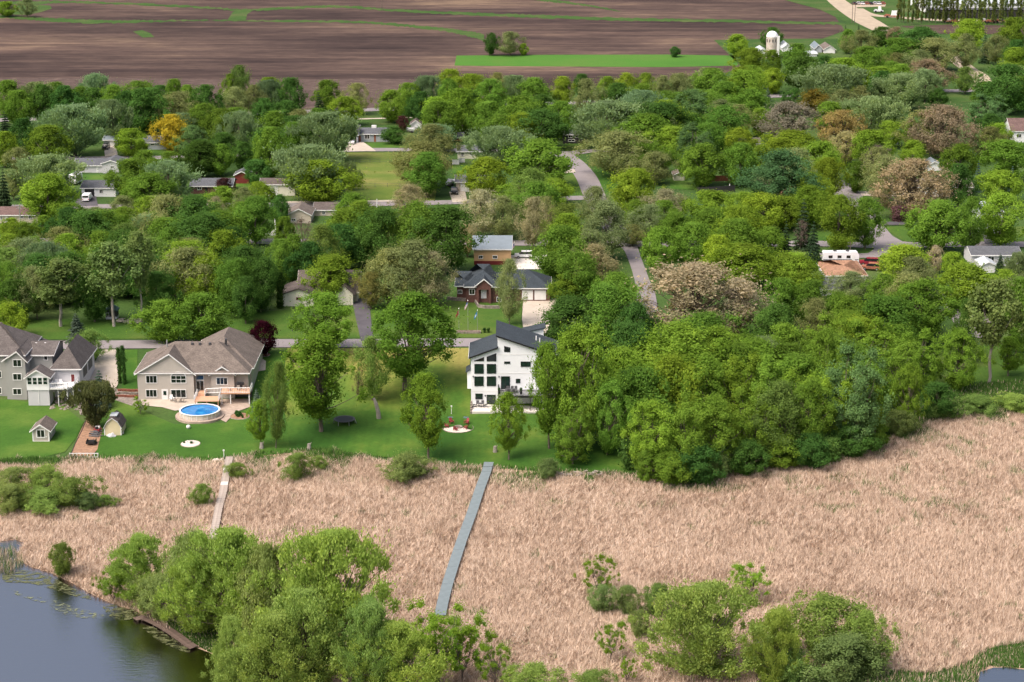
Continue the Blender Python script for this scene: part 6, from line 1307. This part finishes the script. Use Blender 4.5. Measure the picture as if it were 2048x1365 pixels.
# power poles, lamp standard
def pole(label, px, py, top, arm=1.2, mat=M_bark, cat='power pole'):
    p = P(px, py); sc = scale_at(p); hh = (py - top) / sc; r = thing('utility_pole', label, cat, p); MB().tube([(0, 0, -.5), (0, 0, hh)], [.16, .11], 7).build('pole', mat, r)
    if arm: MB().box(-arm, arm, -.07, .07, hh - .9, hh - .75).build('crossarm', mat, r); [MB().tube([(x, 0, hh - .75), (x, 0, hh - .5)], .06, 5).build('insulator', M_darkgrey, r) for x in (-arm + .1, 0, arm - .1)]
pole('dark power pole in the far fields left of centre', 764, 22, -24); pole('left pole of the twin power poles by gravel road', 1704, 47, -10); pole('right pole of the twin power poles by gravel road', 1709, 48, -10)
pole('thin pole beside the caravan at right', 1700, 516, 484, 0); pole('pole left of the beige house at left edge', 41, 450, 410, .8, M_steel); pole('white pole above the middle street', 754, 416, 398, 0, M_trim, 'pole'); pole('bird feeder pole on the lawn before cream house', 585, 663, 632, .4, M_darkgrey, 'pole'); pole('white pole in the yard of the dark fence', 1459, 384, 368, 0, M_trim, 'pole')
# fences
def fence(name, label, pts, hgt, mat, board=.32, gap=.06):
    w = [P(*q) for q in pts]; r = thing(name, label, 'fence', w[0])
    for a, b_ in zip(w[:-1], w[1:]):
        d = b_ - a; n = max(1, int(d.length / 2.4)); ang = math.atan2(d.y, d.x)
        for i in range(n):
            q0 = a + d * (i / n) - w[0]; L = d.length / n
            MB().box(0, L - .06, -.04, .04, .1, hgt).build('panel', mat, r, q0, ang); MB().box(-.08, .06, -.08, .08, -.2, hgt + .12).build('post', mat, r, q0, ang)
fence('white_fence', 'white vinyl fence corner above the side street', [(497, 470), (552, 472), (549, 440), (548, 430)], 1.6, M_trim)
fence('white_fence', 'white fence before the pale green house', [(905, 330), (918, 330), (918, 326), (930, 326)], 1.6, M_trim)
fence('dark_fence', 'dark wooden fence behind the yard right of central street', [(1395, 388), (1440, 386), (1470, 384)], 1.9, M_darkwall); fence('red_fence', 'reddish board fence above the dark fence', [(1422, 364), (1450, 363), (1478, 363)], 1.8, M_rust)
def wirefence(label, pts):
    w = [P(*q) for q in pts]; r = thing('wire_fence', label, 'fence', w[0])
    for a, b_ in zip(w[:-1], w[1:]):
        d = b_ - a; n = max(1, int(d.length / 3))
        for i in range(n + 1): q0 = a + d * (i / n) - w[0]; MB().tube([q0, q0 + Vector((0, 0, 1.3))], .05, 4).build('post', M_darkgrey, r)
        for z in (.5, 1.2): MB().tube([a - w[0] + Vector((0, 0, z)), b_ - w[0] + Vector((0, 0, z))], .025, 3).build('wire', M_darkgrey, r)
wirefence('thin wire fence across the top of the open lot', [(700, 327), (800, 326)]); wirefence('thin wire fence across the bottom of the open lot', [(700, 376), (800, 375)])
# vehicles
def vehicle(kind, label, px, py, rz, paint, group=None, cat='car'):
    p = P(px, py); p.z += .16; r = thing({'van': 'delivery_van', 'pickup': 'pickup_truck', 'car': 'parked_car', 'suv': 'parked_car'}[kind], label, cat, p, rz, group)
    L, Wd = {'van': (5.2, 1.0), 'pickup': (5.6, 1.0), 'car': (4.6, .9), 'suv': (4.8, .95)}[kind]; a, b2 = -L / 2, L / 2
    prof = {'van': [(a, .4), (b2, .4), (b2, 1.0), (b2 - .9, 1.15), (b2 - 1.6, 2.1), (a + .1, 2.15), (a, 1.9)], 'pickup': [(a, .45), (b2, .45), (b2, 1.05), (b2 - 1.3, 1.15), (b2 - 1.3, 1.15), (a, 1.1)],
            'car': [(a, .35), (b2, .35), (b2, .75), (b2 - 1.2, .92), (a + .9, .95), (a, .85)], 'suv': [(a, .4), (b2, .4), (b2, .95), (b2 - 1.2, 1.05), (a, 1.05)]}[kind]
    MB().prism_x([(y, z) for y, z in prof], -Wd, Wd).build('body', paint, r)
    cab = {'van': None, 'pickup': [(b2 - 3.2, 1.1), (b2 - 1.3, 1.14), (b2 - 1.9, 1.8), (b2 - 3.0, 1.82)], 'car': [(a + .7, .94), (b2 - 1.1, .92), (b2 - 1.9, 1.42), (a + 1.3, 1.44)], 'suv': [(a + .05, 1.04), (b2 - 1.15, 1.04), (b2 - 1.8, 1.7), (a + .3, 1.72)]}[kind]
    if cab:
        MB().prism_x(cab, -Wd * .88, Wd * .88).build('cabin_glass', M_carglass, r); zt = max(z for _, z in cab); ys = [y for y, z in cab if z > zt - .1]; MB().box(-Wd * .84, Wd * .84, min(ys) - .05, max(ys) + .05, zt - .02, zt + .05).build('roof_panel', paint, r)
    else:
        MB().box(-.85, .85, a - .03, a - .005, 1.25, 1.85).build('rear_window', M_carglass, r); MB().slab([(-.85, b2 - .98, 1.2), (.85, b2 - .98, 1.2), (.85, b2 - 1.55, 2.02), (-.85, b2 - 1.55, 2.02)], .04).build('windscreen', M_carglass, r)
    for sx in (-1, 1):
        for y in (a + .95, b2 - .95):
            w = MB().tube([(sx * (Wd - .18), y, .34), (sx * (Wd + .03), y, .34)], .34, 12).build('wheel', M_tyre, r); MB().tube([(sx * (Wd - .02), y, .34), (sx * (Wd + .05), y, .34)], .18, 8).build('rim', M_steel, w)
        MB().box(sx * Wd * .62, sx * Wd * .95, b2 - .02, b2 + .03, .62, .78).build('headlight', M_carlight, r); MB().box(sx * Wd * .7, sx * Wd * .97, a - .04, a + .02, .7, .9).build('tail_light', M_carred, r)
    return r
vehicle('van', 'white delivery van on the black driveway', 175, 402, math.pi * 0 , M_carwhite, cat='van')
vehicle('pickup', 'black pickup truck beside the tan garage', 909, 388, math.pi, M_carblack, cat='pickup'); vehicle('suv', 'white car in the drive of the grey ranch house', 704, 288, math.pi, M_carwhite); vehicle('suv', 'dark car with pale windscreen by the blue garage', 212, 299, math.pi, M_carblack)
vehicle('suv', 'white vehicle parked behind the brick house', 1048, 517, 1.57, M_carwhite); vehicle('suv', 'bright red vehicle right of the orange roof', 1738, 531, 1.4, M_redbright); vehicle('car', 'silver car on the far highway at right', 1750, 186, 1.57, M_palegrey); vehicle('suv', 'rust red truck below the bright red vehicle', 1742, 541, 1.3, M_rust, cat='truck')
vehicle('suv', 'small white car beside the pale brown roofed house', 564, 390, 1.5, M_carwhite)
for i in range(8): vehicle('car', ['dark', 'silver', 'white', 'red'][i % 4] + ' far parked car, number %s of the farm lot row' % ['one', 'two', 'three', 'four', 'five', 'six', 'seven', 'eight'][i] if False else ['%s car in the far farm lot row, %s half' % (c, hf) for hf in ('left', 'right') for c in ('dark', 'silver', 'white', 'red')][i], 1708 + i * 8.2, 10 - (i % 2) * .6, 0.2, [M_carblack, M_palegrey, M_carwhite, M_rust][i % 4], 'cars in the far farm lot')
def machine(label, px, py, L, hh, mats, cat):
    p = P(px, py); r = thing('farm_machine', label, cat, p, 1.4); MB().box(-1.1, 1.1, -L / 2, L / 2, .7, 1.3).build('chassis', mats[0], r); MB().prism_x([(-L * .3, 1.3), (L * .1, 1.3), (L * .05, hh), (-L * .25, hh)], -1.0, 1.0).build('body', mats[1], r); MB().box(-.8, .8, L * .15, L * .42, 1.3, 1.8).build('hood', mats[0], r)
    for x in (-1.2, 1.2):
        for y in (-L * .3, L * .3): MB().tube([(x - .15, y, .6), (x + .15, y, .6)], .6, 10).build('wheel', M_tyre, r)
machine('white and red farm truck below the far farm lot', 1785, 36, 9, 3.6, [M_rust, M_carwhite], 'truck'); machine('small white farm trailer on the far farm grass', 1757, 26, 5, 3.2, [M_palegrey, M_carwhite], 'trailer')
for i, (px, lab) in enumerate(((1895, 'leftmost'), (1910, 'second'), (1965, 'third'), (1982, 'fourth'), (2000, 'rightmost'))): machine('rusty orange farm machine before the poplars, %s' % lab + (' from left' if 0 < i < 4 else ''), px, 46 + (i % 2), 5, 2.2, [M_rust, M_rust if i % 2 else M_palegrey], 'machine')
def caravan(label, px, py, rz, L, paint=M_carwhite):
    p = P(px, py); r = thing('caravan', label, 'caravan', p, rz); MB().prism_x([(-L / 2, .6), (L / 2, .6), (L / 2, 2.4), (L / 2 - .4, 3.1), (-L / 2 + .2, 3.1), (-L / 2, 2.9)], -1.2, 1.2).build('body', paint, r)
    for k in range(3): MB().box(1.19, 1.23, -L * .35 + k * L * .25, -L * .35 + k * L * .25 + 1.0, 1.6, 2.3).build('window', M_carglass, r)
    MB().box(1.195, 1.225, -L / 2 + .1, L / 2 - .1, 1.1, 1.3).build('stripe', M_darkgrey, r); MB().box(1.19, 1.24, L * .3, L * .3 + .8, .7, 2.4).build('door', M_trim, r)
    for k in range(2): MB().box(-.4, .4, -L * .2 + k * L * .35, -L * .2 + k * L * .35 + .8, 3.1, 3.3).build('roof_vent', M_darkgrey, r)
    for x in (-1.1, 1.1): MB().tube([(x - .12, 0, .42), (x + .12, 0, .42)], .42, 10).build('wheel', M_tyre, r)
caravan('long white caravan behind the orange roofed house', 1680, 527, -1.57, 9); caravan('small white caravan on the yard by the van drive', 152, 368, -.2, 5)
def boat(label, px, py, rz, L=6):
    p = P(px, py); r = thing('boat_on_trailer', label, 'boat', p, rz); st = [(-.5, 1.1), (-.2, 1.15), (.2, 1.05), (.42, .6), (.5, .05)]; mb = MB(); o = []
    for t, w in st: o.append([(-w, t * L, 1.5), (-w * .55, t * L, .7), (w * .55, t * L, .7), (w, t * L, 1.5)])
    for i in range(4):
        for j in range(3): mb.add([o[i][j], o[i][j + 1], o[i + 1][j + 1], o[i + 1][j]], [(0, 1, 2, 3)])
    mb.add(o[0], [(0, 1, 2, 3)]); mb.build('hull', M_carwhite, r); MB().prism_x([(-L * .15, 1.3), (L * .1, 1.3), (-.1, 2.0), (-L * .12, 2.0)], -.8, .8).build('cabin', M_palegrey, r); MB().add([tuple(Vector(q[0]) - Vector((0, 0, .06))) for q in o] + [tuple(Vector(q[3]) - Vector((0, 0, .06))) for q in o[::-1]], [tuple(range(10))]).build('cover', M_palegrey, r)
    MB().box(-.8, .8, -L * .3, L * .4, .4, .52).build('trailer_frame', M_darkgrey, r)
    for x in (-.95, .95): MB().tube([(x - .1, 0, .35), (x + .1, 0, .35)], .35, 10).build('wheel', M_tyre, r)
boat('white covered boat on a trailer by the small white house', 827, 266, .9, 7); boat('covered boat on a trailer above the black pickup', 899, 372, 2.8, 6)
